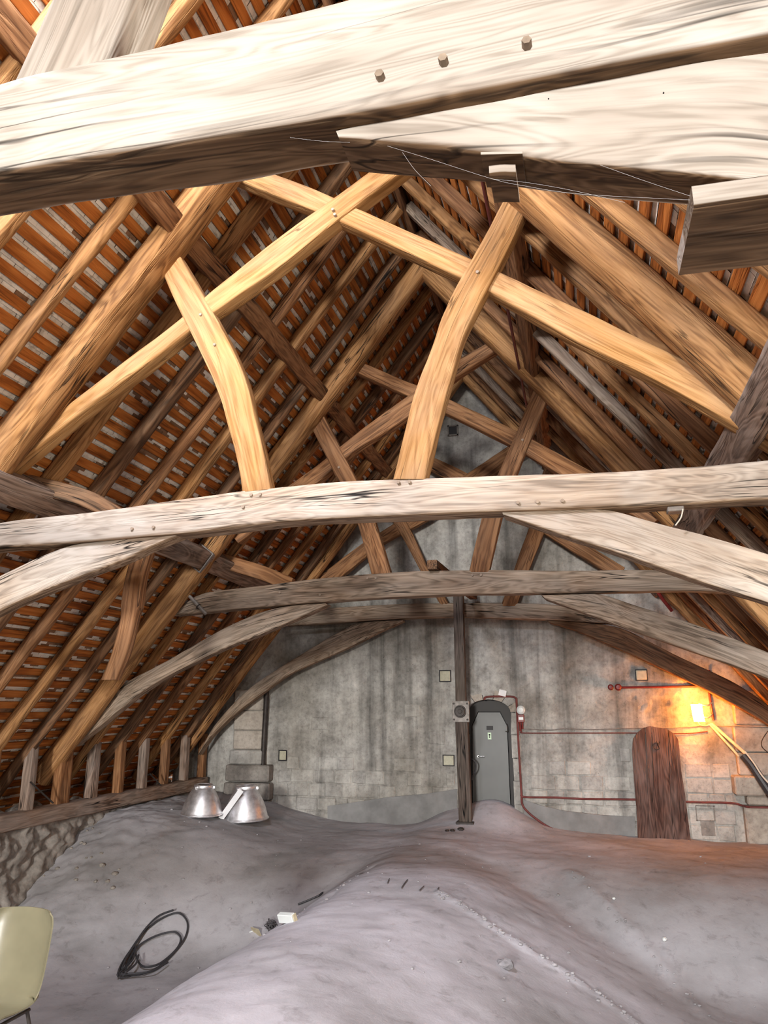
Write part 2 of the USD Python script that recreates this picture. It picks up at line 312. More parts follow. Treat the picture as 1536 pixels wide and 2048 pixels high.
mat('dust', {'g': ('geometry', {}), 'n': ('noise_texture', {'scale': .75, 'detail': 7, 'roughness': .6}), 'n2': ('noise_texture', {'scale': 26, 'detail': 6, 'roughness': .7}), 'n3': ('noise_texture', {'scale': 5, 'detail': 6, 'roughness': .7, 'distortion': .4}),
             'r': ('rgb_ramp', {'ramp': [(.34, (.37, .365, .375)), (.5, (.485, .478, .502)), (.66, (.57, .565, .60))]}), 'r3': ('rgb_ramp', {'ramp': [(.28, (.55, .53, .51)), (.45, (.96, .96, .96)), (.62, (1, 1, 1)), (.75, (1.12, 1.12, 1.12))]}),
             'ta': ('attribute', {'attribute': 'lit_tone'}), 'tr': ('rgb_ramp', {'ramp': [(0, (.70, .695, .685)), (1, (1.0, .995, 1.03))]}), 'tm': ('mix_color', {'blend_type': 'multiply', 'fac': 1.0, 'use_clamp_result': False}), 'x': ('mix_color', {'blend_type': 'multiply', 'fac': .7, 'use_clamp_result': False}), 'h': ('math', {'math_type': 'multiply_add', 'value2': .35}), 'b': ('bump', {'strength': .3, 'distance': .02}), 'p': ('principled_bsdf', {'roughness': .95, 'specular_ior_level': .1})},
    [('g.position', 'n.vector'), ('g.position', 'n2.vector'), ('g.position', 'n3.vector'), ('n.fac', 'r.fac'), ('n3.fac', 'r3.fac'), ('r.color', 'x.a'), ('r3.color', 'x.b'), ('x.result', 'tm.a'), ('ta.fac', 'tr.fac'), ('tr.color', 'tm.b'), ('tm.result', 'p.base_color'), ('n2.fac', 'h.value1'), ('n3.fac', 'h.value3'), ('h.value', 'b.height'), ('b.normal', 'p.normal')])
plain('mortar', (.50, .48, .46), .9, 0, .3, 20, .4, .2)
plain('steel_door', (.105, .11, .105), .45, 0, .12, 2.0)
plain('door_frame', (.022, .020, .018), .6, 0)
plain('chrome', (.7, .7, .68), .25, 1.0)
plain('spun_metal', (.74, .74, .76), .40, .85, .28, 9)
plain('dark_iron', (.045, .038, .034), .6, .4, .4, 14, .3)
plain('iron_grey', (.22, .20, .18), .6, .3, .35, 12, .3)
plain('red_paint', (.15, .012, .010), .45, 0, .25, 10)
plain('dark_red', (.13, .028, .024), .55, 0, .25, 10)
plain('white_plastic', (.62, .66, .65), .4, 0, .06, 6)
plain('paper', (.78, .79, .80), .8, 0, .05, 6)
plain('green_sign', (.55, .72, .50), .5)
plain('black', (.012, .011, .011), .6)
plain('cable_black', (.030, .030, .034), .5)
plain('card_brown', (.42, .37, .25), .8, 0, .25, 14)
plain('tangle_grey', (.075, .07, .075), .8)
plain('chair_plastic', (.165, .155, .098), .33, 0, .10, 5, .05)
plain('pale_pole', (.62, .53, .36), .6, 0, .2, 10)
plain('peg_wood', (.30, .235, .175), .8, 0, .3, 22, .3)
plain('plug_cream', (.46, .45, .34), .8, 0, .15, 18)
plain('web', (.42, .42, .42), .7)
plain('stone_chip', (.24, .235, .25), .9, 0, .3, 14, .5)
plain('rubble', (.25, .23, .205), .92, 0, .35, 10, .7, .2)
plain('light_cable', (.62, .58, .48), .5)
LAMP = 230.0
M['lamp_glow'] = usdkit.material(stage, '/World/Looks/lamp_glow', {'e': ('emission', {'color': (1.0, .29, .028), 'strength': LAMP})}, [], surface='e.emission')

# ------------------------------------------------------------------ the setting
CX, K, AP_IN, AP_OUT = -2.15, 1.3, E + 7.15, E + 7.41     # roof axis, slope, apex of the rafters' inner and outer faces
YW = 15.9                                                 # far gable wall
NL = {s: np.array([s * K, 0, 1.0]) / math.hypot(K, 1) for s in (-1, 1)}   # outward normals of the slopes
T1, T2, T3, T4 = 1.6, 6.3, 11.0, 15.3

# floor: the dusty backs of the stone vaults
def cosd(t): t = np.clip(t, 0, 1); return (1 - np.cos(np.pi * t)) / 2
def floor_base(X, Y):
    X = np.asarray(X, float); Y = np.asarray(Y, float)
    d = X + 2.75 - .10 * np.sin(Y * .8)
    Lz = -2.12 - 1.25 * np.where(d < 0, cosd(-d / 2.5), cosd((d - .3) / 4.3)) - .12 * cosd((Y - 9) / 5)
    crest = -2.30 + .52 * cosd((-X - 4.6) / 3.3) - .06 * cosd((X + 1) / 3)
    Tz = crest - 1.38 * cosd((12.7 - Y) / 4.1) - .05 * cosd((Y - 13.5) / 2.5)
    Tn = -2.15 - 1.2 * cosd((Y - 3.4) / 3.9) + 0 * X
    k = .06
    z = k * np.logaddexp(np.logaddexp(Lz / k, Tz / k), Tn / k)
    pile = .43 * np.exp(-((X + 1.80) / .80) ** 2 - ((Y - 16.0) / .9) ** 2) + .10 * np.exp(-((X + 2.9) / .5) ** 2 - ((Y - 15.9) / .6) ** 2)
    return E + z + pile
def ground(px, py):
    """where the sight line of a picture point meets the vault backs"""
    r = ray(px, py); t = np.linspace(5.2, 17, 2400); p = EYE + r[None] * t[:, None] / r[1]
    g = p[:, 2] - floor_base(p[:, 0], p[:, 1]); i = int(np.argmax(g < 0))
    return p[i]
gx = np.arange(-8.75, 4.6, .055); gy = np.arange(.8, 16.3, .055)
X, Y = np.meshgrid(gx, gy); Z = floor_base(X, Y)
pp = np.stack([X, Y, 0 * X], -1)
rough = np.clip((-X - 6.3) / 1.5, 0, 1)
Z = Z + (meshkit.fbm(pp * 1.3, 3, 2) - .5) * .07 + (meshkit.fbm(pp * 5, 3, 5) - .5) * (.018 + .05 * rough) + (meshkit.noise(pp * 17, 9) - .5) * (.005 + .03 * rough)
# low broken ledges where the vault web meets the rib, running down the right-hand flank, and the crease on the left
stony = np.array([ground(*p) for p in [(880, 1790), (980, 1850), (1080, 1915), (1160, 1965), (1250, 2030), (1320, 2080)]])
ledge2 = np.array([ground(*p) for p in [(1140, 1745), (1200, 1800), (1270, 1870), (1350, 1960), (1420, 2040)]])
crease = np.array([ground(*p) for p in [(740, 1735), (680, 1775), (600, 1830), (520, 1868)]])
for line, hgt, wid in ((stony, .035, .05), (ledge2, .03, .09), (crease, -.04, .06)):
    ls = LineString(line[:, :2]); q = np.array(ls.interpolate(0).coords)
    P2 = np.array([ls.interpolate(t, normalized=True).coords[0] for t in np.linspace(0, 1, 160)])
    dd = np.full(X.shape, 9.0)
    for p in P2: dd = np.minimum(dd, np.hypot(X - p[0], Y - p[1]))
    Z = Z + hgt * np.exp(-(dd / wid) ** 2) * (.4 + 1.2 * meshkit.noise(pp * 9, 21))
ny, nx = X.shape; idx = np.arange(ny * nx).reshape(ny, nx)
FV = np.stack([X, Y, Z], -1).reshape(-1, 3)
FF = np.concatenate([np.stack([idx[:-1, :-1], idx[:-1, 1:], idx[1:, 1:]], -1).reshape(-1, 3), np.stack([idx[:-1, :-1], idx[1:, 1:], idx[1:, :-1]], -1).reshape(-1, 3)])
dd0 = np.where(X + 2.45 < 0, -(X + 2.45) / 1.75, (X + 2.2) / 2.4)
lit_tone = np.clip(1.25 - dd0 + (meshkit.fbm(pp * 1.1, 4, 61) - .5) * .9, 0, 1) * np.clip((13.6 - Y) / 2.5, .9, 1)  # light painted into the colour: lit mound paler, shaded flanks darker
lit_tone = np.maximum(lit_tone, np.exp(-((X + 1.8) / 1.1) ** 2 - ((Y - 15.6) / 1.2) ** 2))
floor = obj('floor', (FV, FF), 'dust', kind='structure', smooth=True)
UsdGeom.PrimvarsAPI(stage.GetPrimAtPath(floor)).CreatePrimvar('lit_tone', Sdf.ValueTypeNames.Float3Array, 'vertex').Set(Vt.Vec3fArray.FromNumpy(np.repeat(lit_tone.reshape(-1, 1), 3, 1).astype(np.float32)))
def fz(x, y):
    i = np.clip((np.asarray(y) - gy[0]) / .055, 0, ny - 2); j = np.clip((np.asarray(x) - gx[0]) / .055, 0, nx - 2)
    a, b = np.floor(i).astype(int), np.floor(j).astype(int); u, w = i - a, j - b
    return (Z[a, b] * (1 - u) * (1 - w) + Z[a + 1, b] * u * (1 - w) + Z[a, b + 1] * (1 - u) * w + Z[a + 1, b + 1] * u * w)
def on_floor(px, py, dz=0):
    g = ground(px, py); g[2] = fz(g[0], g[1]) + dz; return g
def pebble(c, r, seed, flat=.6):
    s = trimesh.creation.icosphere(subdivisions=1); v = np.array(s.vertices); rr = np.random.default_rng(seed)
    v = v * (1 + .35 * (rr.random((len(v), 1)) - .5)); v = v * (1, .8 + .4 * rr.random(), flat)
    return (v * r @ rotz(rr.random() * 6).T + c, np.array(s.faces))
lumps = []
for line, n in ((stony, 90), (ledge2, 30), (crease, 30)):
    ls = LineString(line[:, :2])
    for i in range(n):
        p = np.array(ls.interpolate(rng.random(), normalized=True).coords[0]) + rng.normal(0, .05, 2); r = .008 + .022 * rng.random() ** 2
        lumps.append(pebble((p[0], p[1], fz(p[0], p[1]) + r * .3), r, i + n))
for i in range(140):
    p = (rng.uniform(-7.6, 2), rng.uniform(6.5, 14)); r = .008 + .016 * rng.random() ** 2
    lumps.append(pebble((p[0], p[1], fz(*p) + r * .3), r, 900 + i))
obj('mortar_lumps', join(*lumps), 'dust', floor, kind='stuff')

# far gable wall with a doorway
DOOR_L, DOOR_R = atY(936, 1500, YW)[0], atY(1024, 1500, YW)[0]
DB = atY(985, 1618, YW)[2]; SPR = atY(985, 1424, YW)[2]; CRN = atY(985, 1399, YW)[2]
dcx = (DOOR_L + DOOR_R) / 2; dw = DOOR_R - DOOR_L
arch = [(DOOR_L, DB - .5), (DOOR_R, DB - .5), (DOOR_R, SPR)] + [(dcx + dw / 2 * math.cos(t), SPR + (CRN - SPR) * math.sin(t)) for t in np.linspace(0, np.pi, 17)[1:-1]] + [(DOOR_L, SPR)]
arch = Polygon(arch); surround = arch.buffer(.17, join_style=2)
wx = np.arange(-9.0, 4.7, .06); wz = np.arange(E - 3.1, E + 7.5, .06)
XX, ZZ = np.meshgrid(wx, wz)
pw = np.stack([XX, 0 * XX, ZZ], -1)
DY = (meshkit.fbm(pw * 1.1, 3, 31) - .5) * .06 + (meshkit.fbm(pw * 4.5, 3, 33) - .5) * .035
# hacked, pitted render around the lamp on the right
lampc = atY(1330, 1410, YW)
hack = np.exp(-((XX - lampc[0]) / .75) ** 2 - ((ZZ - lampc[2]) / .42) ** 2)
DY = DY + hack * np.maximum(0, meshkit.fbm(pw * 11, 3, 35) - .45) * .22
w_idx = np.arange(XX.size).reshape(XX.shape)
WV = np.stack([XX, YW + DY, ZZ], -1).reshape(-1, 3)
cxm, czm = (XX[:-1, :-1] + .03), (ZZ[:-1, :-1] + .03)
inner = arch.buffer(.09, join_style=2)
from shapely import contains_xy
keep = (czm < AP_OUT + .1 - K * np.abs(cxm - CX)) & ~contains_xy(inner, cxm, czm)
q = np.stack([w_idx[:-1, :-1], w_idx[:-1, 1:], w_idx[1:, 1:], w_idx[1:, :-1]], -1)[keep]
WF = np.vstack([q[:, [0, 1, 2]], q[:, [0, 2, 3]]])
used = np.unique(WF); remap = np.full(len(WV), -1); remap[used] = np.arange(len(used))
wall = obj('wall_far', (WV[used], remap[WF]), 'render_grey', kind='structure', smooth=True)
def rrect(x0, z0, x1, z1, r=.02): return Polygon([(x0, z0), (x1, z0), (x1, z1), (x0, z1)]).buffer(-r).buffer(r, quad_segs=2)
def slab(x0, z0, x1, z1, front, back, seed=0, ch=.012):
    """a dressed stone set in the wall: chamfered block with slightly uneven corners"""
    rr = np.random.default_rng(seed); j = lambda: rr.normal(0, .008, 2)
    c = [np.array(p) + j() for p in ((x0, z0), (x1, z0), (x1, z1), (x0, z1))]; cen = np.mean(c, 0)
    inn = [p + (cen - p) / np.linalg.norm(cen - p) * ch * 1.6 for p in c]
    v = np.array([[p[0], back, p[1]] for p in c] + [[p[0], front + ch, p[1]] for p in c] + [[p[0], front, p[1]] for p in inn])
    f = []
    for a in (0, 4):
        for i in range(4):
            k = (i + 1) % 4; f += [[a + i, a + k, a + 4 + k], [a + i, a + 4 + k, a + 4 + i]]
    f += [[8, 9, 10], [8, 10, 11], [0, 2, 1], [0, 3, 2]]
    return (v, np.array(f))
# coursed blocks showing through the render
sd = 0
def wall_y(x, z):
    i = int(np.clip((z - wz[0]) / .06, 0, len(wz) - 1)); j = int(np.clip((x - wx[0]) / .06, 0, len(wx) - 1)); return YW + DY[i, j]
def course(z0, z1, x0, x1, p=1.0, wmin=.26, wmax=.50):
    global sd
    x = x0
    while x < x1 - .1:
        w = min(rng.uniform(wmin, wmax), x1 - x); sd += 1
        if rng.random() < p and not surround.buffer(.02).intersects(Polygon([(x, z0), (x + w, z0), (x + w, z1), (x, z1)])):
            y = min(wall_y(x + w * f, z0 + (z1 - z0) * g) for f in (.2, .5, .8) for g in (.2, .8))
            obj('stone_block', slab(x + .012, z0 + .012, x + w - .012, z1 - .012, y - .006 - .010 * rng.random(), YW + .12, sd), ['stone_pale', 'stone_mid', 'stone_pale', 'render_grey'][sd * 7 % 4], wall)
        x += w
xs = [atY(p, 1600, YW)[0] for p in (545, 912, 1050, 1268, 1385, 1468)]
H = .272; z0 = E - 2.42
for r in range(4):
    course(z0 + r * H, z0 + (r + 1) * H, xs[0] + (r % 2) * .1, xs[1], [1, 1, .9, .75][r])
    course(z0 + r * H, z0 + (r + 1) * H, xs[2] + (r % 2) * .12, xs[3] + .05, [1, 1, 1, .8][r])
    course(z0 + r * H, z0 + (r + 1) * H, xs[4] - .1, xs[5], [1, 1, .8, .6][r])
course(z0 + 4 * H, z0 + 5 * H, xs[0], xs[1], .30); course(z0 + 4 * H, z0 + 5 * H, xs[2], xs[3], .35); course(z0 + 4 * H, z0 + 5 * H, xs[4] - .1, xs[5], .7)
for r in range(5, 9): course(z0 + r * H, z0 + (r + 1) * H, xs[0], xs[1] - .2, .07); course(z0 + r * H, z0 + (r + 1) * H, xs[2] + .1, xs[3], .07)
# smooth grey cement skirts along the wall foot
plain('cement', (.21, .21, .205), .9, 0, .22, 3.0, .2, .2)
for pts in ([(655, 1612), (700, 1606), (780, 1594), (850, 1588), (914, 1578), (914, 1665), (655, 1655)], [(1048, 1600), (1085, 1612), (1130, 1622), (1200, 1630), (1270, 1634), (1270, 1700), (1048, 1690)]):
    yy = YW - .05; pg = Polygon([(atY(x, y, yy)[0], atY(x, y, yy)[2]) for x, y in pts])
    obj('cement_skirt', extrude(pg, lambda a: np.stack([a[:, 0], np.full(len(a), yy), a[:, 1]], 1), (0, 1, 0), .12), 'cement', wall)
# doorway: jamb stones and arch stones (the surround covers the opening's edge)
for side in (0, 1):
    x0, x1 = (DOOR_L - .17, DOOR_L) if side == 0 else (DOOR_R, DOOR_R + .17)
    zs = np.linspace(DB - .35, SPR, 6)
    for i in range(5):
        sd += 1; obj('jamb_stone', slab(x0, zs[i] + .004, x1, zs[i + 1] - .004, YW - .025, YW + .40, sd, .01), 'stone_warm' if side == 0 else 'stone_pale', wall)
ts = np.linspace(0, np.pi, 8)
for i in range(7):
    tt = np.linspace(ts[i] + .012, ts[i + 1] - .012, 5)
    e0 = [(dcx + dw / 2 * math.cos(t), SPR + (CRN - SPR) * math.sin(t)) for t in tt]; e1 = [(dcx + (dw / 2 + .17) * math.cos(t), SPR + (CRN - SPR + .19) * math.sin(t)) for t in tt]
    obj('arch_stone', extrude(Polygon(e0 + e1[::-1]).buffer(0), lambda a: np.stack([a[:, 0], np.full(len(a), YW - .022 - .004 * (i % 2)), a[:, 1]], 1), (0, 1, 0), .42), 'stone_mid' if i % 2 else 'stone_warm', wall)
# pilaster on the left with its moulded base, and the moulded pier by the lamp
def px_box(x0, y0, x1, y1, front, depth, ch=.02, Yd=None):
    Yd = Yd or YW - front; a = atY(x0, (y0 + y1) / 2, Yd); b = atY(x1, (y0 + y1) / 2, Yd); t = atY((x0 + x1) / 2, y0, Yd); u = atY((x0 + x1) / 2, y1, Yd)
    return box(((a[0] + b[0]) / 2, Yd + depth / 2, (t[2] + u[2]) / 2), (abs(b[0] - a[0]), depth, abs(t[2] - u[2])), None, ch)
for i, (a, b, c, d, fr, mt) in enumerate([(468, 1380, 526, 1420, .13, 'stone_warm'), (467, 1421, 526, 1460, .13, 'stone_warm'), (466, 1461, 526, 1499, .13, 'stone_warm'), (458, 1500, 528, 1529, .17, 'stone_mid'), (450, 1530, 537, 1563, .26, 'stone_dark'), (446, 1566, 538, 1600, .22, 'stone_dark'), (448, 1601, 536, 1650, .18, 'stone_mid')]):
    obj('pilaster_block', px_box(a, b, c, d, fr, fr + .1, .025), mt, wall)
for i, (a, b, c, d, fr, mt) in enumerate([(1467, 1380, 1600, 1450, .16, 'stone_warm'), (1469, 1451, 1600, 1505, .16, 'stone_warm'), (1476, 1506, 1600, 1552, .16, 'stone_warm'), (1470, 1553, 1532, 1592, .34, 'stone_warm'), (1495, 1593, 1600, 1612, .24, 'stone_warm'), (1493, 1613, 1600, 1700, .18, 'stone_warm')]):
    obj('pier_block', px_box(a, b, c, d, fr, fr + .1, .025), mt, wall)
for (x, y, w, h) in [(890, 1352, 20, 20), (897, 1521, 20, 19), (565, 1511, 13, 18), (1283, 1350, 21, 19)]:
    obj('putlog_surround', px_box(x - w / 2 - 2, y - h / 2 - 2, x + w / 2 + 2, y + h / 2 + 2, .02, .06, .004), 'black', wall)
    obj('putlog_plug', px_box(x - w / 2, y - h / 2, x + w / 2, y + h / 2, .03, .06, .008), 'plug_cream', wall)
def ringbox(x0, y0, x1, y1, t, front, mt, name):
    for b in ((x0, y0, x1, y0 + t), (x0, y1 - t, x1, y1), (x0, y0, x0 + t, y1), (x1 - t, y0, x1, y1)): obj(name, px_box(*b, front, .04, .0), mt, wall)
obj('wall_hole', px_box(897, 852, 914, 869, .02, .06, .003), 'black', wall); ringbox(895, 850, 916, 871, 2.5, .05, 'stone_dark', 'hole_edge')
ringbox(667, 1614, 692, 1640, 1.6, .035, 'dark_iron', 'hatch_edge')
ringbox(1392, 1611, 1430, 1642, 1.6, .03, 'stone_dark', 'niche_edge')
obj('niche_back', px_box(1402, 1642, 1430, 1672, .025, .05, .005), 'stone_dark', wall)

# steel door in the far wall
d = thing('door_1', 'grey steel door with clipped top corners set back in the arched doorway', 'door', (dcx, YW + .22, DB - .05), kind='structure')
DYF = YW + .22
def dp(x, y): p = atY(x, y, DYF); return (p[0], p[2])
leaf = Polygon([dp(946, 1640), dp(1022, 1640), dp(1014, 1452), dp(1000, 1425), dp(957, 1425), dp(945, 1452)])
mp = lambda yy: (lambda a: np.stack([a[:, 0], np.full(len(a), yy), a[:, 1]], 1))
obj('door_leaf', extrude(leaf, mp(DYF), (0, 1, 0), .05), 'steel_door', d)
lip = leaf.difference(leaf.buffer(-.035, join_style=2)); obj('door_edge', extrude(lip, mp(DYF - .015), (0, 1, 0), .02), 'steel_door', d)
obj('door_frame', extrude(Polygon(arch.buffer(.05).exterior).difference(leaf.buffer(.02, join_style=2)), mp(DYF + .03), (0, 1, 0), .06), 'door_frame', d)
obj('doorway_back', extrude(arch.buffer(.12), mp(DYF + .12), (0, 1, 0), .02), 'black', d)
h0 = atY(956, 1513, DYF - .05); h1 = atY(969, 1513, DYF - .05)
obj('door_handle', join(cyl(h0, h1, .014, 10), cyl(h0, h0 + (0, .05, 0), .012, 8), lathe([(0.0, -.02), (.022, -.02), (.022, .0), (0, 0)], h0 + (0, .045, 0), 14, rotx(np.pi / 2))), 'chrome', d)
obj('sign_plate', px_box(973, 1452, 986, 1460, 0, .006, 0, DYF - .02), 'black', d)
obj('exit_sign', px_box(975.5, 1465, 982.5, 1479, 0, .006, 0, DYF - .02), 'green_sign', d)
obj('sign_mark', join(px_box(977.5, 1468, 980.5, 1471, 0, .004, 0, DYF - .026), px_box(978.3, 1471, 979.8, 1476, 0, .004, 0, DYF - .026)), 'black', d)
hs = [atY(1014, 1448, DYF - .02), atY(1016, 1462, DYF - .02)]; obj('door_closer', tube([hs[0], hs[1], hs[1] + (-.05, 0, -.01)], .012, 8), 'dark_iron', d)

# left eaves wall of rubble below the wall plate, right eaves wall
XL = -8.2
ly = np.arange(3.0, 16.2, .05); lz = np.arange(E - 3.6, E - 1.66, .05)
YY, Z2 = np.meshgrid(ly, lz); pl = np.stack([0 * YY, YY, Z2], -1)
vor = meshkit.fbm(pl * 3.2, 3, 51); DX = (vor - .5) * .22 + (np.abs(meshkit.noise(pl * 6, 53) - .5)) * .16 + (meshkit.noise(pl * 14, 54) - .5) * .07
li = np.arange(YY.size).reshape(YY.shape)
LV = np.stack([XL + .02 + .12 * np.clip((E - 1.75 - Z2), 0, 2) + DX, YY, Z2], -1).reshape(-1, 3)
LF = np.concatenate([np.stack([li[:-1, :-1], li[:-1, 1:], li[1:, 1:]], -1).reshape(-1, 3), np.stack([li[:-1, :-1], li[1:, 1:], li[1:, :-1]], -1).reshape(-1, 3)])
wl = obj('wall_left', (LV, LF), 'rubble', kind='structure', smooth=True)
obj('wall_top', box((XL - .75, (16.2 + YB0) / 2, E - 1.9), (1.5, 16.2 - YB0, .3), None, .03), 'rubble', wl)
obj('wall_back', box((XL - .6, (3 + YB0) / 2, E - 2.8), (.9, 3 - YB0, 1.6), None, .03), 'rubble', wl)
for i in range(26):
    y = 5.2 + i * .41 + rng.uniform(-.1, .1); r = rng.uniform(.08, .17)
    obj('rubble_stone', pebble((XL - .30 - rng.uniform(0, .3), y, E - 1.70 + r * .45), r, 300 + i, .8), 'stone_pale' if i % 2 else 'rubble', wl)
for i in range(40):
    p = on_floor(rng.uniform(0, 240), 1650 + rng.uniform(0, 130)); r = rng.uniform(.02, .05)
    obj('rubble_stone', pebble(p, r, 400 + i, .7), 'rubble', wl)
wr = obj('wall_right', box((4.9, (16.2 + YB0) / 2, E - 2.4), (1.7, 16.2 - YB0, 1.5), None, .03), 'rubble', kind='structure')
obj('floor_back', box((CX, (YB0 + .9) / 2, E - 2.35), (13.4, .9 - YB0 + .1, .4), None, .03), 'rubble', floor)
# gable behind the camera with its big window
wb = thing('wall_rear', 'rear gable with the window that lights the loft', 'wall', (CX, YB0, E - 2.2), kind='structure')
wo = Polygon([(-2.2, E + .9), (-.2, E + .9), (-.2, E + 3.5), (-2.2, E + 3.5)])
gab = Polygon([(CX - 7.6, E - 2.6), (CX + 7.6, E - 2.6), (CX, AP_OUT + .12)]).difference(wo)
obj('rear_masonry', extrude(gab, lambda a: np.stack([a[:, 0], np.full(len(a), YB0 - .25), a[:, 1]], 1), (0, 1, 0), .3), 'render_grey', wb)

# roof slopes: tile backs with pale torching, and the battens across the rafters
for s, nm in ((-1, 'left'), (1, 'right')):
    c = thing('ceiling_' + nm, 'the %s roof slope of tiles on battens' % nm, 'ceiling', (CX, 8, AP_OUT), kind='structure')
    along = np.array([s * 1.0, 0, -K]) / math.hypot(K, 1); nl = NL[s]; apex = np.array([CX, 0, AP_OUT])
    nb = 61; pitch = .188
    for i in range(nb):
        u = .14 + i * pitch + rng.uniform(-.012, .012); wdt = rng.uniform(.105, .125)
        ys = np.linspace(.4, 16.1, 12); P = apex + along * u + nl * .014 + np.stack([0 * ys, ys, 0 * ys], 1)
        P = P + along * (rng.normal(0, .004, (12, 1)))
        obj('batten', timber(P, along, nl, wdt, .024, .004, .0015, cell=.4), 'wood_batten', c, smooth=True)
    # tile backs: one mesh of many uneven courses, too many and too alike to tell apart
    vs, fs, tint = [], [], []; n = 0
    tw = .17
    for i in range(int(nb * pitch / .094)):
        u0 = .05 + i * .094
        for jy in range(int(15.9 / tw)):
            y0 = .35 + jy * tw + (i % 2) * .085
            lift = .027 + rng.uniform(0, .008)
            cc = [apex + along * (u0 + a) + nl * (lift + b) + np.array([0, yv, 0]) for a, b, yv in ((0, .012, y0), (.10, 0, y0), (.10, 0, y0 + tw - .003), (0, .012, y0 + tw - .003))]
            tn = rng.random(); far = min(1, max(0, (y0 - 5) / 4)); tcol = (1, 1, 1) if tn > .35 * far + .01 else (.33, .20, .13)
            sh = rng.uniform(.8, 1.0); tcol = tuple(x * sh for x in tcol)
            vs += cc; tint += [tcol] * 4; fs += [[n, n + 1, n + 2], [n, n + 2, n + 3]]; n += 4
    tp = obj('roof_tiles', (np.array(vs), np.array(fs)), 'torching', c, kind='stuff')
    UsdGeom.PrimvarsAPI(stage.GetPrimAtPath(tp)).CreatePrimvar('tint', Sdf.ValueTypeNames.Color3fArray, 'vertex').Set(Vt.Vec3fArray.FromNumpy(np.array(tint, np.float32)))
    # outer skin that keeps the roof shut
    a0 = apex + nl * .09 - along * .14; b0 = a0 + along * 12.0
    obj('roof_skin', (np.array([a0 + (0, YB0, 0), b0 + (0, YB0, 0), b0 + (0, 16.4, 0), a0 + (0, 16.4, 0), a0 + nl * .03 + (0, YB0, 0), b0 + nl * .03 + (0, YB0, 0), b0 + nl * .03 + (0, 16.4, 0), a0 + nl * .03 + (0, 16.4, 0)]),
                      np.array([[0, 1, 2], [0, 2, 3], [4, 6, 5], [4, 7, 6], [0, 4, 5], [0, 5, 1], [1, 5, 6], [1, 6, 2], [2, 6, 7], [2, 7, 3], [3, 7, 4], [3, 4, 0]])), 'wood_dark', c)

# ------------------------------------------------------------------ roof trusses
# picture outlines of the members of the second and third truss (front face, two long edges each)
T2A = [(0, 1042), (200, 1022), (330, 1003), (480, 981), (550, 976), (677, 961), (783, 956), (889, 953), (1015, 949), (1200, 944), (1292, 938), (1420, 930), (1536, 921)]
T2B = [(0, 1092), (110, 1089), (220, 1079), (345, 1069), (420, 1061), (550, 1043), (719, 1033), (889, 1026), (1003, 1022), (1136, 1016), (1240, 1014), (1344, 1008), (1536, 997)]
def principal(s, Yt, w=.30, dep=.30, log=.45, lo=6.5):
    t = np.linspace(.12, lo, 30); off = (AP_OUT - E - 7.41) + dep / 2 + .0
    P = np.stack([CX + s * t, np.full(30, Yt - .12), AP_OUT - K * t], 1) - NL[s] * dep / 2
    P = P + np.array([0, 1, 0]) * (.03 * np.sin(t * 1.3 + s))[:, None]
    return timber(P, [0, 1.0, 0], NL[s], w + .05 * np.sin(t * .9), dep + .03 * np.sin(t * 1.7 + 1), .07, .016, log)
def ext(e, x, z, last=True): return e + [(x, 0, z)] if last else [(x, 0, z)] + e
def peg(px, py, Yf, r, mt, par, n=6, out=.025):
    p = atY(px, py, Yf); obj('peg', cyl(p + (0, -out, .0), p + (0, .05, 0), r * .92, n, r), mt, par)

# members traced on truss 2, in world coordinates at Y = T2
LS_A = [(342, 483), (372, 535), (407, 594), (437, 646), (469, 708), (495, 773), (512, 850), (525, 900), (540, 978)]
LS_B = [(314, 522), (346, 597), (378, 662), (424, 757), (443, 806), (454, 850), (465, 887), (475, 935), (483, 984)]
RS_A = [(1015, 386), (980, 450), (943, 516), (907, 578), (881, 636), (862, 692), (842, 741), (826, 789), (811, 850), (797, 905), (785, 958)]
RS_B = [(1060, 404), (1030, 470), (998, 532), (975, 574), (956, 610), (925, 669), (907, 734), (888, 796), (874, 850), (862, 905), (848, 958)]
SA_A = [(-70, 975), (15, 912), (125, 817), (240, 727), (365, 632), (410, 590), (482, 532), (560, 470), (632, 420), (668, 394), (726, 350), (800, 296), (880, 238)]
SA_B = [(-60, 1005), (0, 957), (100, 872), (200, 792), (300, 723), (378, 659), (422, 625), (482, 584), (560, 531), (625, 477), (671, 440), (707, 413), (782, 356), (850, 306), (915, 259)]
SB_A = [(395, 276), (480, 316), (554, 352), (625, 375), (707, 413), (800, 452), (943, 514), (995, 539), (1125, 602), (1198, 632), (1318, 692), (1438, 752), (1500, 800), (1560, 855)]
SB_B = [(320, 281), (400, 322), (482, 363), (629, 420), (671, 437), (800, 497), (922, 553), (978, 578), (1083, 640), (1190, 701), (1268, 732), (1393, 802), (1480, 852), (1560, 902)]
RB_A = [(1003, 1022), (1100, 1017), (1219, 1016), (1292, 1038), (1370, 1059), (1448, 1080), (1536, 1107), (1640, 1140), (1740, 1178)]
RB_B = [(1007, 1030), (1136, 1072), (1197, 1092), (1240, 1106), (1344, 1142), (1432, 1173), (1536, 1203), (1640, 1245), (1720, 1285)]
LB_A = [(350, 1069), (290, 1071), (220, 1079), (140, 1089), (70, 1118), (0, 1151), (-90, 1196), (-180, 1246)]
LB_B = [(352, 1072), (300, 1095), (245, 1121), (150, 1156), (75, 1186), (0, 1219), (-80, 1262), (-150, 1306)]

def truss(label, Yt, loc_x=CX): return thing('roof_truss', label, 'roof truss', (loc_x, Yt, E + 1.6), 'roof trusses of the loft')
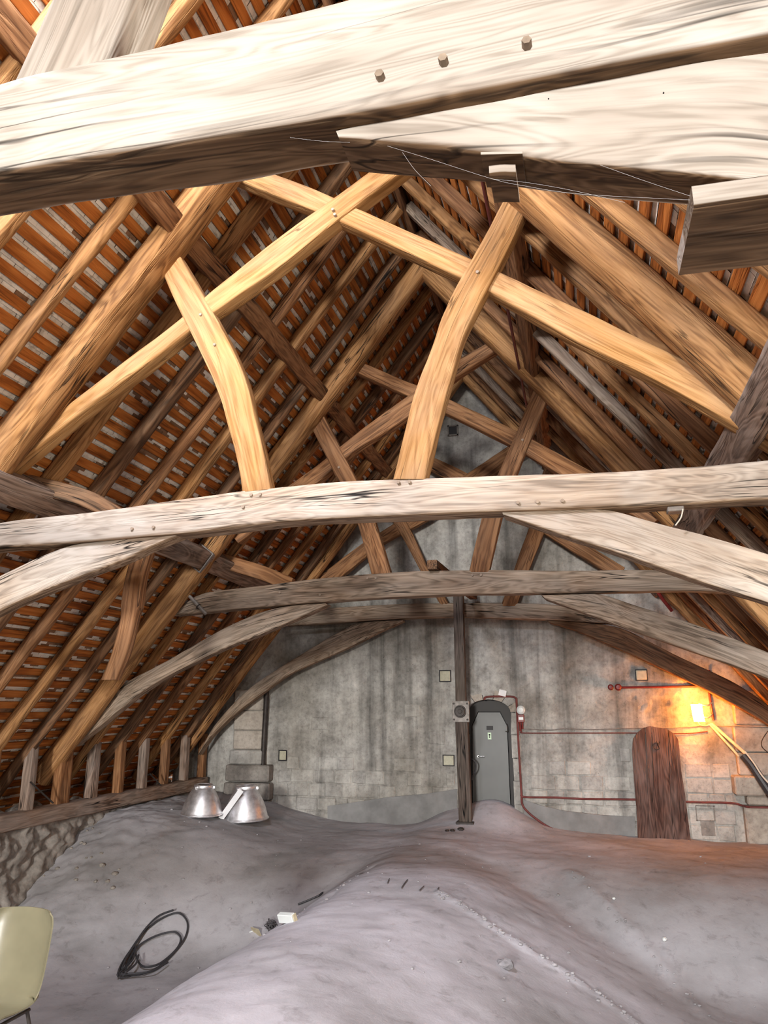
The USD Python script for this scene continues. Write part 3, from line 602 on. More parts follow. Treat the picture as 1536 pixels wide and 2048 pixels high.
# --- truss 2
t2 = truss('second roof truss from the viewer, pale grey tie beam under golden crossed braces', T2)
obj('tie_beam', traced(ext(ext(T2A, -6.45, E + 1.72, False), 2.1, E + 1.92), ext(ext(T2B, -6.5, E + 1.50, False), 2.25, E + 1.55), T2, .27, rnd=.02), 'wood_tie', t2, smooth=True)
obj('arch_brace', traced(RB_A, RB_B, T2 + .05, .2), 'wood_tie', t2, smooth=True)
obj('arch_brace', traced(LB_A, LB_B, T2 + .05, .2), 'wood_tie', t2, smooth=True)
obj('raking_strut', traced(LS_A, LS_B, T2, .17), 'wood_gold', t2, smooth=True)
obj('raking_strut', traced(RS_A, RS_B, T2, .17), 'wood_gold', t2, smooth=True)
obj('scissor_brace', traced(SA_A, SA_B, T2 + .02, .2), 'wood_gold', t2, smooth=True)
obj('scissor_brace', traced(SB_A, SB_B, T2 + .05, .2), 'wood_gold', t2, smooth=True)
for s in (-1, 1): obj('principal_rafter', principal(s, T2, .38, .32, .55), 'wood_rafter', t2, smooth=True)
for (x, y) in [(797, 965), (819, 964), (1036, 1006), (1075, 1004), (1125, 1002), (487, 1014), (503, 990), (521, 989), (265, 1058), (308, 1055), (666, 420), (670, 430), (430, 690), (402, 630), (955, 545)]:
    peg(x, y, T2, .017, 'peg_wood', t2, 8, .018)
# --- truss 3
t3 = truss('third roof truss, brown tie beam with a stick lashed to its left end', T3)
T3A = [(350, 1226), (380, 1186), (500, 1174), (600, 1161), (719, 1149), (800, 1143), (889, 1140), (1015, 1139), (1100, 1142), (1200, 1140), (1318, 1138), (1400, 1146), (1470, 1158)]
T3B = [(345, 1231), (430, 1222), (530, 1213), (650, 1204), (762, 1195), (931, 1188), (1060, 1187), (1200, 1184), (1396, 1180), (1470, 1186)]
obj('tie_beam', traced(T3A, T3B, T3, .26, rnd=.02), 'wood_grey', t3, smooth=True)
obj('arch_brace', traced([(1083, 1190), (1203, 1186), (1268, 1209), (1330, 1228), (1393, 1249), (1470, 1278), (1536, 1304), (1620, 1342)], [(1093, 1199), (1160, 1222), (1218, 1244), (1318, 1279), (1418, 1314), (1536, 1356), (1610, 1392)], T3 + .04, .22), 'wood_grey', t3, smooth=True)
obj('arch_brace', traced([(650, 1206), (590, 1209), (525, 1222), (470, 1245), (425, 1269), (320, 1329), (220, 1379), (190, 1424), (140, 1485)], [(655, 1210), (615, 1229), (575, 1246), (515, 1272), (450, 1296), (350, 1344), (290, 1378), (250, 1409), (200, 1452), (145, 1494)], T3 + .04, .22), 'wood_grey', t3, smooth=True)
obj('raking_strut', traced([(643, 824), (677, 890), (711, 956), (735, 1000), (749, 1040), (765, 1092), (781, 1146)], [(618, 846), (645, 900), (673, 958), (695, 1000), (713, 1042), (728, 1092), (743, 1148)], T3, .17), 'wood_russet', t3, smooth=True)
obj('raking_strut', traced([(1068, 778), (1050, 820), (1032, 865), (1012, 908), (994, 949), (975, 995), (963, 1033), (950, 1086), (937, 1144)], [(1096, 797), (1076, 845), (1058, 886), (1045, 918), (1032, 949), (1015, 990), (1003, 1030), (990, 1086), (977, 1144)], T3, .17), 'wood_russet', t3, smooth=True)
obj('scissor_brace', traced([(455, 1058), (510, 1018), (575, 972), (647, 920), (719, 860), (821, 788), (914, 718), (985, 679), (1040, 640)], [(475, 1085), (550, 1030), (635, 966), (690, 913), (821, 831), (911, 754), (998, 698), (1050, 662)], T3 + .02, .2), 'wood_russet', t3, smooth=True)
obj('scissor_brace', traced([(660, 690), (710, 718), (800, 757), (897, 797), (1032, 860), (1066, 879), (1172, 935), (1260, 985), (1330, 1030)], [(650, 712), (697, 737), (800, 785), (888, 824), (1015, 886), (1053, 907), (1109, 943), (1200, 992), (1300, 1050)], T3 + .05, .2), 'wood_russet', t3, smooth=True)
for s in (-1, 1): obj('principal_rafter', principal(s, T3, .30, .34, .25), 'wood_rafter', t3, smooth=True)
for (x, y) in [(735, 1156), (752, 1156), (945, 1150), (962, 1150), (1045, 880), (678, 935), (640, 1190), (560, 1185)]: peg(x, y, T3, .02, 'peg_wood', t3, 8, .018)
# --- truss 4, close to the gable wall
t4 = truss('farthest roof truss, close against the grey gable wall', T4)
obj('tie_beam', traced([(575, 1245), (613, 1220), (690, 1213), (768, 1209), (903, 1206), (1015, 1205), (1118, 1209), (1183, 1226), (1230, 1244)], [(570, 1252), (650, 1247), (768, 1239), (918, 1234), (1093, 1240), (1230, 1248)], T4, .25), 'wood_grey', t4, smooth=True)
obj('arch_brace', traced([(1093, 1240), (1160, 1243), (1243, 1254), (1300, 1284), (1368, 1319), (1468, 1364), (1536, 1409), (1600, 1456)], [(1100, 1246), (1148, 1259), (1268, 1311), (1368, 1359), (1468, 1409), (1536, 1449), (1590, 1486)], T4 + .03, .22), 'wood_dark', t4, smooth=True)
obj('arch_brace', traced([(805, 1240), (720, 1243), (680, 1262), (625, 1294), (560, 1334), (500, 1374), (460, 1412), (425, 1454), (400, 1500)], [(806, 1243), (768, 1259), (700, 1294), (640, 1320), (575, 1349), (500, 1404), (460, 1436), (420, 1474), (396, 1510)], T4 + .03, .22), 'wood_grey', t4, smooth=True)
obj('raking_strut', traced([(740, 925), (770, 975), (812, 1040), (838, 1095), (859, 1146), (880, 1175), (900, 1212)], [(712, 945), (745, 990), (783, 1040), (815, 1092), (840, 1140), (862, 1178), (884, 1214)], T4, .16), 'wood_russet', t4, smooth=True)
obj('raking_strut', traced([(1100, 905), (1080, 960), (1058, 1055), (1042, 1098), (1028, 1140), (1001, 1212)], [(1132, 915), (1112, 975), (1090, 1061), (1073, 1102), (1058, 1140), (1033, 1212)], T4, .16), 'wood_russet', t4, smooth=True)
obj('scissor_brace', traced([(600, 1178), (643, 1148), (719, 1089), (787, 1047), (863, 990), (935, 945), (1000, 902), (1050, 870)], [(622, 1200), (677, 1158), (766, 1085), (855, 1040), (900, 1008), (973, 960), (1040, 912), (1070, 892)], T4 + .03, .17), 'wood_russet', t4, smooth=True)
obj('scissor_brace', traced([(800, 888), (863, 912), (931, 943), (1000, 985), (1100, 1045), (1180, 1092), (1250, 1135)], [(785, 908), (850, 935), (905, 965), (1000, 1012), (1090, 1068), (1170, 1118), (1235, 1158)], T4 + .06, .17), 'wood_russet', t4, smooth=True)
for s in (-1, 1): obj('principal_rafter', principal(s, T4, .26, .30, .2), 'wood_rafter', t4, smooth=True)
# --- truss 1, overhead
t1 = truss('nearest roof truss, massive bleached tie beam crossing the top of the picture', T1)
T1A = [(-200, 215), (-90, 192), (0, 172), (20, 150), (45, 143), (100, 128), (160, 112), (200, 110), (260, 101), (310, 93), (370, 79), (430, 70), (470, 58), (495, 60), (520, 52), (580, 31), (640, 8), (720, -22), (900, -75), (1100, -140), (1350, -210), (1600, -290)]
T1B = [(-200, 372), (-100, 357), (0, 337), (100, 322), (200, 305), (350, 277), (485, 257), (600, 242), (768, 211), (900, 180), (1068, 145), (1200, 121), (1343, 92), (1450, 76), (1536, 62), (1650, 38)]
obj('tie_beam', traced(ext(ext(T1A, -6.3, E + 1.95, False), 2.1, E + 1.96), ext(ext(T1B, -6.4, E + 1.5, False), 2.25, E + 1.5), T1, .20, rnd=.014, wob=.010, cell=.05), 'wood_bleached', t1, smooth=True)
obj('arch_brace', traced([(672, 262), (768, 234), (918, 200), (1068, 167), (1218, 137), (1343, 111), (1440, 92), (1480, 91), (1536, 96), (1700, 116), (1900, 160)], [(678, 277), (768, 285), (860, 292), (968, 302), (1068, 314), (1168, 326), (1290, 336), (1418, 346), (1536, 361), (1700, 392), (1900, 440)], T1 + .06, .14, rnd=.010, cell=.04), 'wood_bleached', t1, smooth=True)
rs1 = [(55, 100), (78, 50), (100, 0), (160, -130)]; rs1b = [(222, 90), (240, 45), (257, 0), (330, -190)]
zt = E + 4.60
obj('raking_strut', traced([(18, 180)] + rs1 + [(-.52, 0, zt)], [(185, 175)] + rs1b + [(-.20, 0, zt)], T1 + .02, .17, rnd=.012), 'wood_bleached', t1, smooth=True)
dyv = T1 - T2
for a, b, o in ((SA_A, SA_B, .02), (SB_A, SB_B, .05)): obj('scissor_brace', moved(traced(a, b, T2 + o, .2), (0, dyv, 0)), 'wood_gold', t1, smooth=True)
for s in (-1, 1): obj('principal_rafter', principal(s, T1, .32, .30, .3), 'wood_rafter', t1, smooth=True)
for (x, y, r) in [(762, 158, .0135), (888, 127, .0135), (1054, 93, .0135)]: peg(x, y, T1, r, 'peg_wood', t1, 6, .022)
for (x, y) in [(1327, 186), (1097, 198), (1023, 190), (1085, 173), (1092, 170), (1146, 145), (1061, 177), (1115, 165)]:
    p = atY(x, y, T1 + .06); obj('peg_hole', cyl(p + (0, -.002, 0), p + (0, .01, 0), .0018, 8), 'black', t1)

# ------------------------------------------------------------------ common rafters
ORD = ['first', 'second', 'third', 'fourth', 'fifth', 'sixth', 'seventh']
PIT = 4.7 / 6
k_of = {}
for s, nm in ((-1, 'left'), (1, 'right')):
    cnt = {}
    for k in range(-1, 19):
        Yr = T1 + k * PIT
        if k % 6 == 0 or Yr > 15.6 and k < 18 and False: continue
        if abs(Yr - T4) < .3: continue
        bay = 0 if k < 0 else k // 6; cnt[bay] = cnt.get(bay, 0) + 1
        if k < 0: continue
        t = np.linspace(.13, 6.75, 26); wv = rng.uniform(.12, .17); dp_ = .155 + rng.uniform(0, .03)
        P = np.stack([CX + s * t, np.full(26, Yr + rng.uniform(-.03, .03)), AP_OUT - K * t], 1) - NL[s] * dp_ / 2
        P[:, 1] += .03 * np.sin(t * rng.uniform(.6, 1.2) + rng.uniform(0, 6))
        tm = timber(P, [0, 1.0, 0], NL[s], wv, dp_, .03, .012, rng.choice([.1, .3, .6]))
        o = bay
        where = ['between the first and second trusses', 'between the second and third trusses', 'between the third truss and the far wall'][min(o, 2)]
        n_in = k % 6
        obj('common_rafter', tm, 'wood_rafter' if k < 8 else ['wood_russet', 'wood_rafter', 'wood_dark'][k % 3] if s < 0 else ['wood_rafter', 'wood_grey', 'wood_russet'][k % 3],
            label='rough brown common rafter on %s roof slope, %s %s' % (nm, ORD[n_in - 1], where.replace('between the first and second trusses', 'behind the nearest truss').replace('between the second and third trusses', 'behind the second truss').replace('between the third truss and the far wall', 'behind the third truss')),
            cat='rafter', group='common rafters, %s slope, %s' % (nm, where), smooth=True)
# purlins (four, running the length of the loft under the rafters) and ridge
for s, nm in ((-1, 'left'), (1, 'right')):
    for lv, t0, w, dd, inn_ in (('upper', 1.64, .24, .17, .16), ('lower', 3.55, .325, .26, .34)):
        ys = np.linspace(.6, 15.85, 30); P = np.stack([np.full(30, CX + s * t0), ys, np.full(30, AP_IN - inn_ - K * t0)], 1) + NL[s] * dd / 2
        P[:, 2] += .02 * np.sin(ys * .8)
        along = np.array([s, 0, -K]) / math.hypot(K, 1)
        obj('purlin', timber(P, along, NL[s], w, dd, .02, .01), 'wood_russet' if lv == 'upper' else 'wood_post', label='dark brown %s purlin running along under the %s roof slope' % (lv, nm), cat='purlin', group='purlins', smooth=True)
obj('ridge_beam', timber(np.stack([np.full(20, CX), np.linspace(.5, 15.9, 20), np.full(20, AP_OUT - .20)], 1), [1, 0, 0], [0, 0, 1], .10, .24, .01, .006), 'wood_dark', label='dark ridge beam along the apex where the rafters meet', cat='ridge beam', smooth=True)
# iron strap round the lower left purlin at the third truss
ps = np.array([CX - 3.55, T3 - .33, AP_IN - .34 - K * 3.55]) + NL[-1] * .13
al = np.array([-1, 0, -K]) / math.hypot(K, 1); R = np.stack([al, [0, 1, 0], NL[-1]], 1)
st = thing('iron_strap', 'iron strap clasping the lower left purlin at the third truss', 'strap', ps)
for c, sz in (((0, 0, .15), (.37, .05, .02)), ((0, 0, -.15), (.37, .05, .02)), ((.18, 0, 0), (.02, .05, .30)), ((-.18, 0, 0), (.02, .05, .30))):
    obj('strap_side', box(ps + R @ np.array(c), sz, R, .004), 'iron_grey', st)
# wind braces below the left purlin
def free(P, U, V, w, d, **k): return timber(catmull(P, 6), U, V, w, d, **k)
P = [atY(288, 1105, T2 + 1.9), atY(272, 1160, T2 + 1.9), atY(262, 1230, T2 + 1.9), atY(245, 1300, T2 + 1.9), atY(222, 1360, T2 + 1.9)]
obj('wind_brace', free(P, [1, 0, 0], [0, 1, 0], [.26] * 12 + [.2] * 13, .16, rnd=.03), 'wood_russet', label='short curved upright brace standing under the lower left purlin', cat='brace', smooth=True)
P = [atY(10, 952, 6.9), atY(60, 968, 6.9), atY(130, 985, 7.0), atY(190, 1005, 7.1), atY(250, 1040, 7.2)]
obj('wind_brace', free(P, [0.2, 0, 1], [0, 1, 0], .20, .14, rnd=.03), 'wood_dark', label='dark curved wind brace behind left end of the second tie beam', cat='brace', smooth=True)
P = [atY(440, 1120, 11.5), atY(480, 1132, 11.6), atY(530, 1148, 11.7), atY(585, 1172, 11.8)]
obj('wind_brace', free(P, [0.2, 0, 1], [0, 1, 0], .24, .14, rnd=.03), 'wood_russet', label='brown curved wind brace above left end of the third tie beam', cat='brace', smooth=True)

# left eaves: wall plate, ashlar posts, iron rods
pl = np.stack([np.full(30, XL + .02), np.linspace(4.5, 15.75, 30), np.full(30, E - 1.635)], 1)
obj('wall_plate', timber(pl, [1, 0, 0], [0, 0, 1], .26, .24, .02, .01), 'wood_post', label='long brown wall plate along foot of the left roof slope', cat='wall plate', smooth=True)
n = 0
for k in range(-3, 7):
    Yp = T3 + k * PIT
    if Yp > 15.75: continue
    big = k == 0; zt = AP_OUT - .26 - K * (CX - XL)
    P = np.stack([np.full(10, XL), np.full(10, Yp + .02), np.linspace(E - 1.53, zt + .10, 10)], 1)
    obj('ashlar_post', timber(P, [0, 1, 0], [1, 0, 0], .30 if big else rng.uniform(.15, .2), .15, .015, .008), ['wood_russet', 'wood_post'][k % 2],
        label='upright oak post on left wall plate, ' + ('broad one under the third truss' if big else '%s %s the broad post' % (ORD[abs(k) - 1], 'before' if k < 0 else 'beyond')),
        cat='post', group='upright posts on the left wall plate', smooth=True)
for (a, b, lab) in [((61, 1564), (106, 1606), 'thin iron rod slanting to the plate beside the broad post'), ((300, 1548), (322, 1571), 'thin iron rod slanting to the plate near the far end')]:
    A, B = atX(*a, XL + .12), atX(*b, XL + .16); r_ = thing('iron_rod', lab, 'rod', B); obj('rod_shaft', cyl(A, B, .014, 8), 'dark_iron', r_)

# ------------------------------------------------------------------ small timbers by the trusses
p = atY(864, 1129, T3 - .12); q_ = atY(947, 1192, T4 + .05)
obj('joist', timber(np.array([p, (p * 2 + q_) / 3, (p + 2 * q_) / 3, q_]), [1, 0, 0], [0, 0, 1], .15, .14, .008, .003), 'wood_dark', label='small square joist laid from the third tie beam to the farthest one', cat='joist', smooth=True)
# props under the nearest arch brace
a, b, c = atY(1383, 372, T1 + .02), atY(1375, 412, T1 + .02), atY(1536, 376, T1 + .02)
P = np.array([[a[0], T1 + .17, (a[2] + b[2]) / 2], [a[0] + .25, T1 + .17, (a[2] + b[2]) / 2 - .004], [a[0] + 1.2, T1 + .17, (a[2] + b[2]) / 2 - .02]])
obj('prop_timber', timber(P, [0, 0, 1], [0, 1, 0], .055, .30, .006, .002), 'wood_bleached', label='squared timber end lying below nearest arch brace at right edge', cat='timber', smooth=True)
a, b = atY(962, 309, T1 + .05), atY(1045, 307, T1 + .05)
obj('packing_board', timber(np.array([a + (0, .06, 0), (a + b) / 2 + (0, .06, 0), b + (0, .06, 0)]), [0, 0, 1], [0, 1, 0], .011, .13, .003, .001), 'wood_bleached', label='thin packing board nailed under the nearest arch brace', cat='board', smooth=True)
a, b = atY(979, 345, T1 + .04), atY(1032, 343, T1 + .04)
obj('oak_wedge', timber(np.array([a + (0, .05, .0), (a + b) / 2 + (0, .05, .003), b + (0, .05, 0)]), [0, 0, 1], [0, 1, 0], .026, .12, .006, .003), 'wood_bleached', label='split oak wedge below the packing board overhead', cat='wedge', smooth=True)
a = thing('lashed_stick', 'grey stick lashed across left end of the third tie beam', 'stick', atY(378, 1192, T3 - .08))
A, B = atY(343, 1160, T3 - .10), atY(412, 1228, T3 - .05); obj('stick_shaft', tube([A, (A + B) / 2 + (.01, 0, .015), B], .028, 8), 'wood_grey' if False else 'iron_grey', a)
for f in (.22, .78):
    c0 = A + (B - A) * f; th = np.linspace(0, 2 * np.pi, 10); e1, e2, _ = frame(B - A)
    obj('rope_turn', tube(np.array([c0 + .04 * (math.cos(x) * e1 + math.sin(x) * e2) for x in th]), .009, 6), 'dark_iron', a)
k = atY(1352, 1017, T2 - .02); h = thing('wire_bracket', 'small grey bracket under right end of the second tie beam', 'bracket', k)
obj('bracket_block', box(k + (0, .06, 0), (.125, .12, .04), None, .005), 'iron_grey', h)
obj('bracket_wire', tube([atY(1366, 1018, T2 - .02), atY(1362, 1035, T2 - .02), atY(1351, 1051, T2 - .02)], .006, 6), 'light_cable', h)

# ------------------------------------------------------------------ things by the far wall
YP = 14.95
h = thing('prop_post', 'dark square post with a bolted plate standing before the steel door', 'post', atY(930, 1645, YP))
top = atY(915, 1185, YP); mid = atY(921, 1420, YP); bot = atY(930, 1650, YP)
pw_ = lambda x0, x1, y: atY(x1, y, YP)[0] - atY(x0, y, YP)[0]
obj('upper_shaft', timber(np.array([top, (top + mid) / 2, mid]) + (0, .12, 0), [1, 0, 0], [0, 1, 0], pw_(905, 925, 1300), .18, .008, .003), 'wood_black', h, smooth=True)
obj('lower_shaft', timber(np.array([mid, (mid + bot) / 2, bot]) + (0, .12, 0), [1, 0, 0], [0, 1, 0], pw_(911, 936, 1530), .2, .008, .004), 'wood_black', h, smooth=True)
c = atY(921, 1423, YP - .03)
obj('joint_plate', box(c + (0, .04, 0), (pw_(904, 938, 1423), .05, .40), None, .006), 'iron_grey', h)
obj('round_boss', lathe([(0, .05), (.035, .05), (.04, .04), (.09, .045), (.10, .03), (.115, .03), (.12, 0), (.0, 0)], c + (-.01, .012, 0), 28, rotx(np.pi / 2)), 'dark_iron', h)
for sx in (-1, 1):
    for sz in (-1, 1): b_ = c + (sx * .13, .0, sz * .15); obj('plate_bolt', cyl(b_ + (0, .03, 0), b_ + (0, -.01, 0), .02, 6), 'dark_iron', h)
obj('post_foot', box(bot + (0, .12, .03), (.34, .30, .05), None, .01), 'dark_iron', h)

def wp(x, y, off=.04): return atY(x, y, YW - off)
# bulkhead lamp
lc = wp(1395, 1426, .42)
h = thing('wall_lamp', 'glowing bulkhead lamp on the gable wall, far right', 'lamp', lc)
obj('lamp_glass', timber(np.array([lc + (-.005, 0, .16), lc, lc + (.02, 0, -.16)]), [1, 0, 0], [0, 1, 0], .19, .12, .04, .001), 'lamp_glow', h, smooth=True)
obj('lamp_back', box(lc + (0, .23, 0), (.08, .35, .26), None, .02), 'light_cable', h)
for y in (1408, 1432):
    obj('lamp_bracket', tube([wp(1398, y, .40), wp(1415, y + 3, .30), wp(1424, y - 3, .05)], .014, 8), 'light_cable', h)
obj('lamp_flex', tube([wp(1396, 1443, .40), wp(1400, 1450, .30), wp(1412, 1452, .08), wp(1423, 1447, .06)], .010, 8), 'light_cable', h)
# red pipe with sounder bells
h = thing('red_pipe', 'red pipe with two round red bells high on the gable wall', 'pipe', wp(1330, 1374))
obj('pipe_run', tube([wp(1240, 1375), wp(1300, 1374), wp(1360, 1373), wp(1412, 1372)], .022, 8), 'red_paint', h)
obj('pipe_drop', tube([wp(1418, 1340, .05), wp(1418, 1375, .05), wp(1421, 1405, .05), wp(1427, 1440, .05)], .022, 8), 'red_paint', h)
for x, r in ((1221, .055), (1236, .065)): obj('bell', lathe([(0, .11), (r * .6, .105), (r, .08), (r, .03), (r * .6, .0), (0, 0)], wp(x, 1374.5, .02), 20, rotx(np.pi / 2)), 'red_paint', h)
obj('pipe_elbow', join(cyl(wp(1410, 1368), wp(1410, 1378), .04, 10), cyl(wp(1405, 1373, .06), wp(1416, 1373, .06), .04, 10)), 'red_paint', h)
# alarm beacon with red call point
h = thing('alarm_beacon', 'round white alarm beacon above a red box right of the door', 'alarm', wp(1042, 1440))
obj('beacon', lathe([(0, .10), (.05, .095), (.085, .07), (.09, .02), (.095, 0), (0, 0)], wp(1042, 1420, .02), 24, rotx(np.pi / 2)), 'white_plastic', h)
obj('call_box', box(wp(1042, 1437, .06), (.13, .10, .15), None, .01), 'red_paint', h); obj('box_label', box(wp(1042, 1437, .115), (.09, .01, .05), None, .0), 'white_plastic', h)
obj('cable_gland', join(cyl(wp(1040, 1445, .06), wp(1041, 1462, .06), .022, 8), cyl(wp(1045, 1445, .06), wp(1045, 1458, .06), .018, 8)), 'red_paint', h)
obj('alarm_cable', join(tube([wp(1042, 1458), wp(1043, 1463), wp(1049, 1466), wp(1140, 1466), wp(1200, 1466), wp(1272, 1466), wp(1370, 1467), wp(1415, 1463)], .012, 6, 4)), 'dark_red', h)
# grey cables on the wall
h = thing('wall_cable', 'thin grey cable running along the wall above the red alarm cable', 'cable', wp(1150, 1458))
obj('cable_run', tube([wp(1045, 1457), wp(1100, 1460), wp(1130, 1457), wp(1180, 1459), wp(1250, 1457), wp(1330, 1456), wp(1420, 1452), wp(1470, 1453, .2), wp(1536, 1455, .2)], .010, 6, 4), 'iron_grey', h)
# dark conduit from the door arch down to the floor, and along the wall foot
h = thing('dark_conduit', 'dark purple conduit from door arch down and along the lower wall', 'conduit', wp(1040, 1500))
obj('conduit_drop', tube([wp(969, 1400, .07), wp(970, 1395, .07), wp(985, 1393, .07), wp(1020, 1393, .07), wp(1031, 1396, .07), wp(1033, 1405, .07), wp(1036, 1470, .06), wp(1040, 1540, .06), wp(1043, 1590, .06), wp(1045, 1610, .06), wp(1060, 1628, .10), wp(1090, 1650, .12), wp(1122, 1667, .15)], .020, 8, 5), 'dark_red', h)
obj('conduit_run', tube([wp(1043, 1588, .06), wp(1048, 1594, .06), wp(1110, 1595), wp(1170, 1598), wp(1270, 1599), wp(1375, 1604), wp(1460, 1606), wp(1484, 1611, .1), wp(1500, 1614, .28), wp(1560, 1615, .28)], .020, 8, 4), 'dark_red', h)
obj('white_notice', box(wp(1005, 1386, .09), (.15, .012, .12), roty(.25), .0), 'paper', label='small white notice tilted above the door arch', cat='notice')
# extinguisher hose beside the post
h = thing('red_extinguisher', 'red extinguisher half hidden behind the post by the door', 'fire extinguisher', wp(942, 1560, .25))
eb = wp(934, 1545, .30)
obj('cylinder', lathe([(0, 0), (.07, 0), (.075, .02), (.075, .30), (.05, .36), (.02, .38), (0, .38)], eb + (-.02, 0, -.10), 20), 'red_paint', h)
obj('hose', tube([wp(938, 1518, .25), wp(946, 1519, .26), wp(952, 1528, .26), wp(951, 1540, .26), wp(946, 1550, .26), wp(944, 1560, .26)], .014, 8), 'cable_black', h)
# drain pipe on left
obj('drain_pipe', tube([wp(533, 1372, .12), wp(533, 1392, .12), wp(531, 1430, .12), wp(528, 1480, .12), wp(526, 1529, .12)], .055, 12), 'dark_iron', label='dark vertical drainpipe against the gable wall, left', cat='pipe')
# arched board leaning on the wall
YB = YW - .12
h = thing('arched_board', 'round-topped brown plank door leaf leaning on the far wall', 'board', atY(1325, 1675, YB))
def bp(x, y): pt = atY(x, y, YB); return (pt[0], pt[2])
outl = [bp(1276, 1690), bp(1273, 1620), bp(1268, 1560), bp(1264, 1500), bp(1266, 1478), bp(1274, 1466), bp(1286, 1456), bp(1300, 1452), bp(1315, 1455), bp(1332, 1457), bp(1346, 1466), bp(1356, 1478), bp(1359, 1500), bp(1362, 1540), bp(1370, 1590), bp(1376, 1640), bp(1382, 1690)]
OP = Polygon(outl).buffer(0); xs_ = [1250, 1290, 1302, 1335, 1349, 1400]
for i in range(5):
    x0t, x1t = xs_[i], xs_[i + 1]; strip = Polygon([bp(x0t + .6, 1440), bp(x1t - .6, 1440), bp(x1t + 10, 1700), bp(x0t + 10, 1700)]); g = OP.intersection(strip)
    if g.is_empty: continue
    me = extrude(g, lambda a: np.stack([a[:, 0], YB - .006 * (i % 2) - .02 * (E + 0 - a[:, 1]), a[:, 1]], 1), (0, 1, 0), .045)
    v, f = me; tm = trimesh.Trimesh(v, f, process=False)
    for _ in range(2): tm = tm.subdivide()
    v = np.array(tm.vertices); obj('plank', (v, np.array(tm.faces), np.stack([v[:, 2], v[:, 0] + i * 3, v[:, 1]], 1)), 'wood_board', h)
ph = np.linspace(.6, 5.9, 14); rc = np.array([bp(1313, 1492)[0], YB - .03, bp(1313, 1492)[1]])
obj('iron_ring', tube([rc + .06 * np.array([math.cos(x), 0, math.sin(x)]) for x in ph], .009, 8), 'dark_iron', h)
# pale pole and black duct leaning at the right
h = thing('pale_pole', 'pair of pale yellow poles slanting down from the lamp', 'pole', wp(1450, 1480, .3))
obj('pole', cyl(wp(1424, 1448, .12), wp(1492, 1508, .45), .030, 10), 'pale_pole', h); obj('pole', cyl(wp(1421, 1450, .10), wp(1478, 1513, .30), .022, 10), 'pale_pole', h)
h = thing('black_duct', 'black flexible duct slanting down at the right edge', 'duct', wp(1510, 1540, .5))
obj('duct_tube', tube([wp(1487, 1510, .40), wp(1502, 1528, .45), wp(1518, 1552, .5), wp(1545, 1592, .55), wp(1580, 1640, .6)], .075, 12), 'cable_black', h)
obj('duct_cable', tube([wp(1490, 1503, .48), wp(1508, 1526, .55), wp(1524, 1551, .6), wp(1545, 1574, .65), wp(1580, 1610, .7)], .016, 8), 'light_cable', h)
obj('wall_wire', tube([wp(1536, 1462, .2), wp(1527, 1475, .2), wp(1523, 1485, .2), wp(1525, 1495, .2), wp(1536, 1505, .2)], .008, 6), 'dark_iron', label='thin dark wire loop on the pier at the right edge', cat='wire')

# ------------------------------------------------------------------ things on the vaults
def reflector(px, base_y, half_px, top_px, label, tilt):
    g = on_floor(px, base_y); Yb = g[1]; sc = np.linalg.norm((g - EYE) @ FWD) / F; R = half_px * sc; H_ = top_px * sc * 1.02
    h = thing('lamp_reflector', label, 'lamp reflector', g, 'old metal lamp reflectors on the vault'); Rm = rotx(tilt[0]) @ roty(tilt[1]); c = g + (0, 0, .035)
    prof = [(R, 0), (R * 1.02, .012), (R, .028), (R * .97, .045), (R * .90, H_ * .28), (R * .80, H_ * .48), (R * .66, H_ * .68), (R * .52, H_ * .84), (R * .46, H_ * .9)]
    inn = [(r - .012, z - .004) for r, z in prof[::-1]]
    obj('shade', lathe(prof + inn, c, 56, Rm), 'spun_metal', h, smooth=True)
    obj('rim', lathe([(R * 1.0, -.012), (R * 1.035, 0), (R * 1.035, .014), (R * 1.0, .024), (R * .985, .006), (R * 1.0, -.012)], c, 56, Rm), 'spun_metal', h, smooth=True)
    obj('collar', lathe([(R * .44, H_ * .86), (R * .47, H_ * .88), (R * .47, H_ * .97), (R * .42, H_ * 1.0), (R * .33, H_ * .99), (R * .32, H_ * .90)], c, 40, Rm), 'spun_metal', h, smooth=True)
    obj('socket', lathe([(0, H_ * .86), (R * .33, H_ * .86), (R * .33, H_ * .96), (R * .28, H_ * .965), (0, H_ * .93)], c, 30, Rm), 'dark_iron', h)
    for a in (.3, 2.4, 4.4):
        v = c + Rm @ np.array([R * .50 * math.cos(a), R * .50 * math.sin(a), H_ * .90]); obj('lug', box(v, (.05, .03, .05), Rm @ rotz(a), .004), 'spun_metal', h)
    return g, R, H_
g1, R1, H1 = reflector(403, 1631, 41, 55, 'conical metal lamp reflector on the vault, left one by the wall plate', (.03, .04))
g2, R2, H2 = reflector(491, 1643, 45, 63, 'conical metal lamp reflector on the vault, right one with a sheet leaning', (.02, -.03))
A = on_floor(441, 1639, .0); yb = A[1]; B = atY(483, 1580, yb + .02); dv = B - A
h = obj('leaning_sheet', box((A + B) / 2 + (.0, -.0, 0), (.10, .012, np.linalg.norm(dv)), roty(math.atan2(dv[0], dv[2])) @ rotx(.0) @ rotz(.5), .002), 'paper', label='thin grey sheet leaning between the two lamp reflectors', cat='sheet')
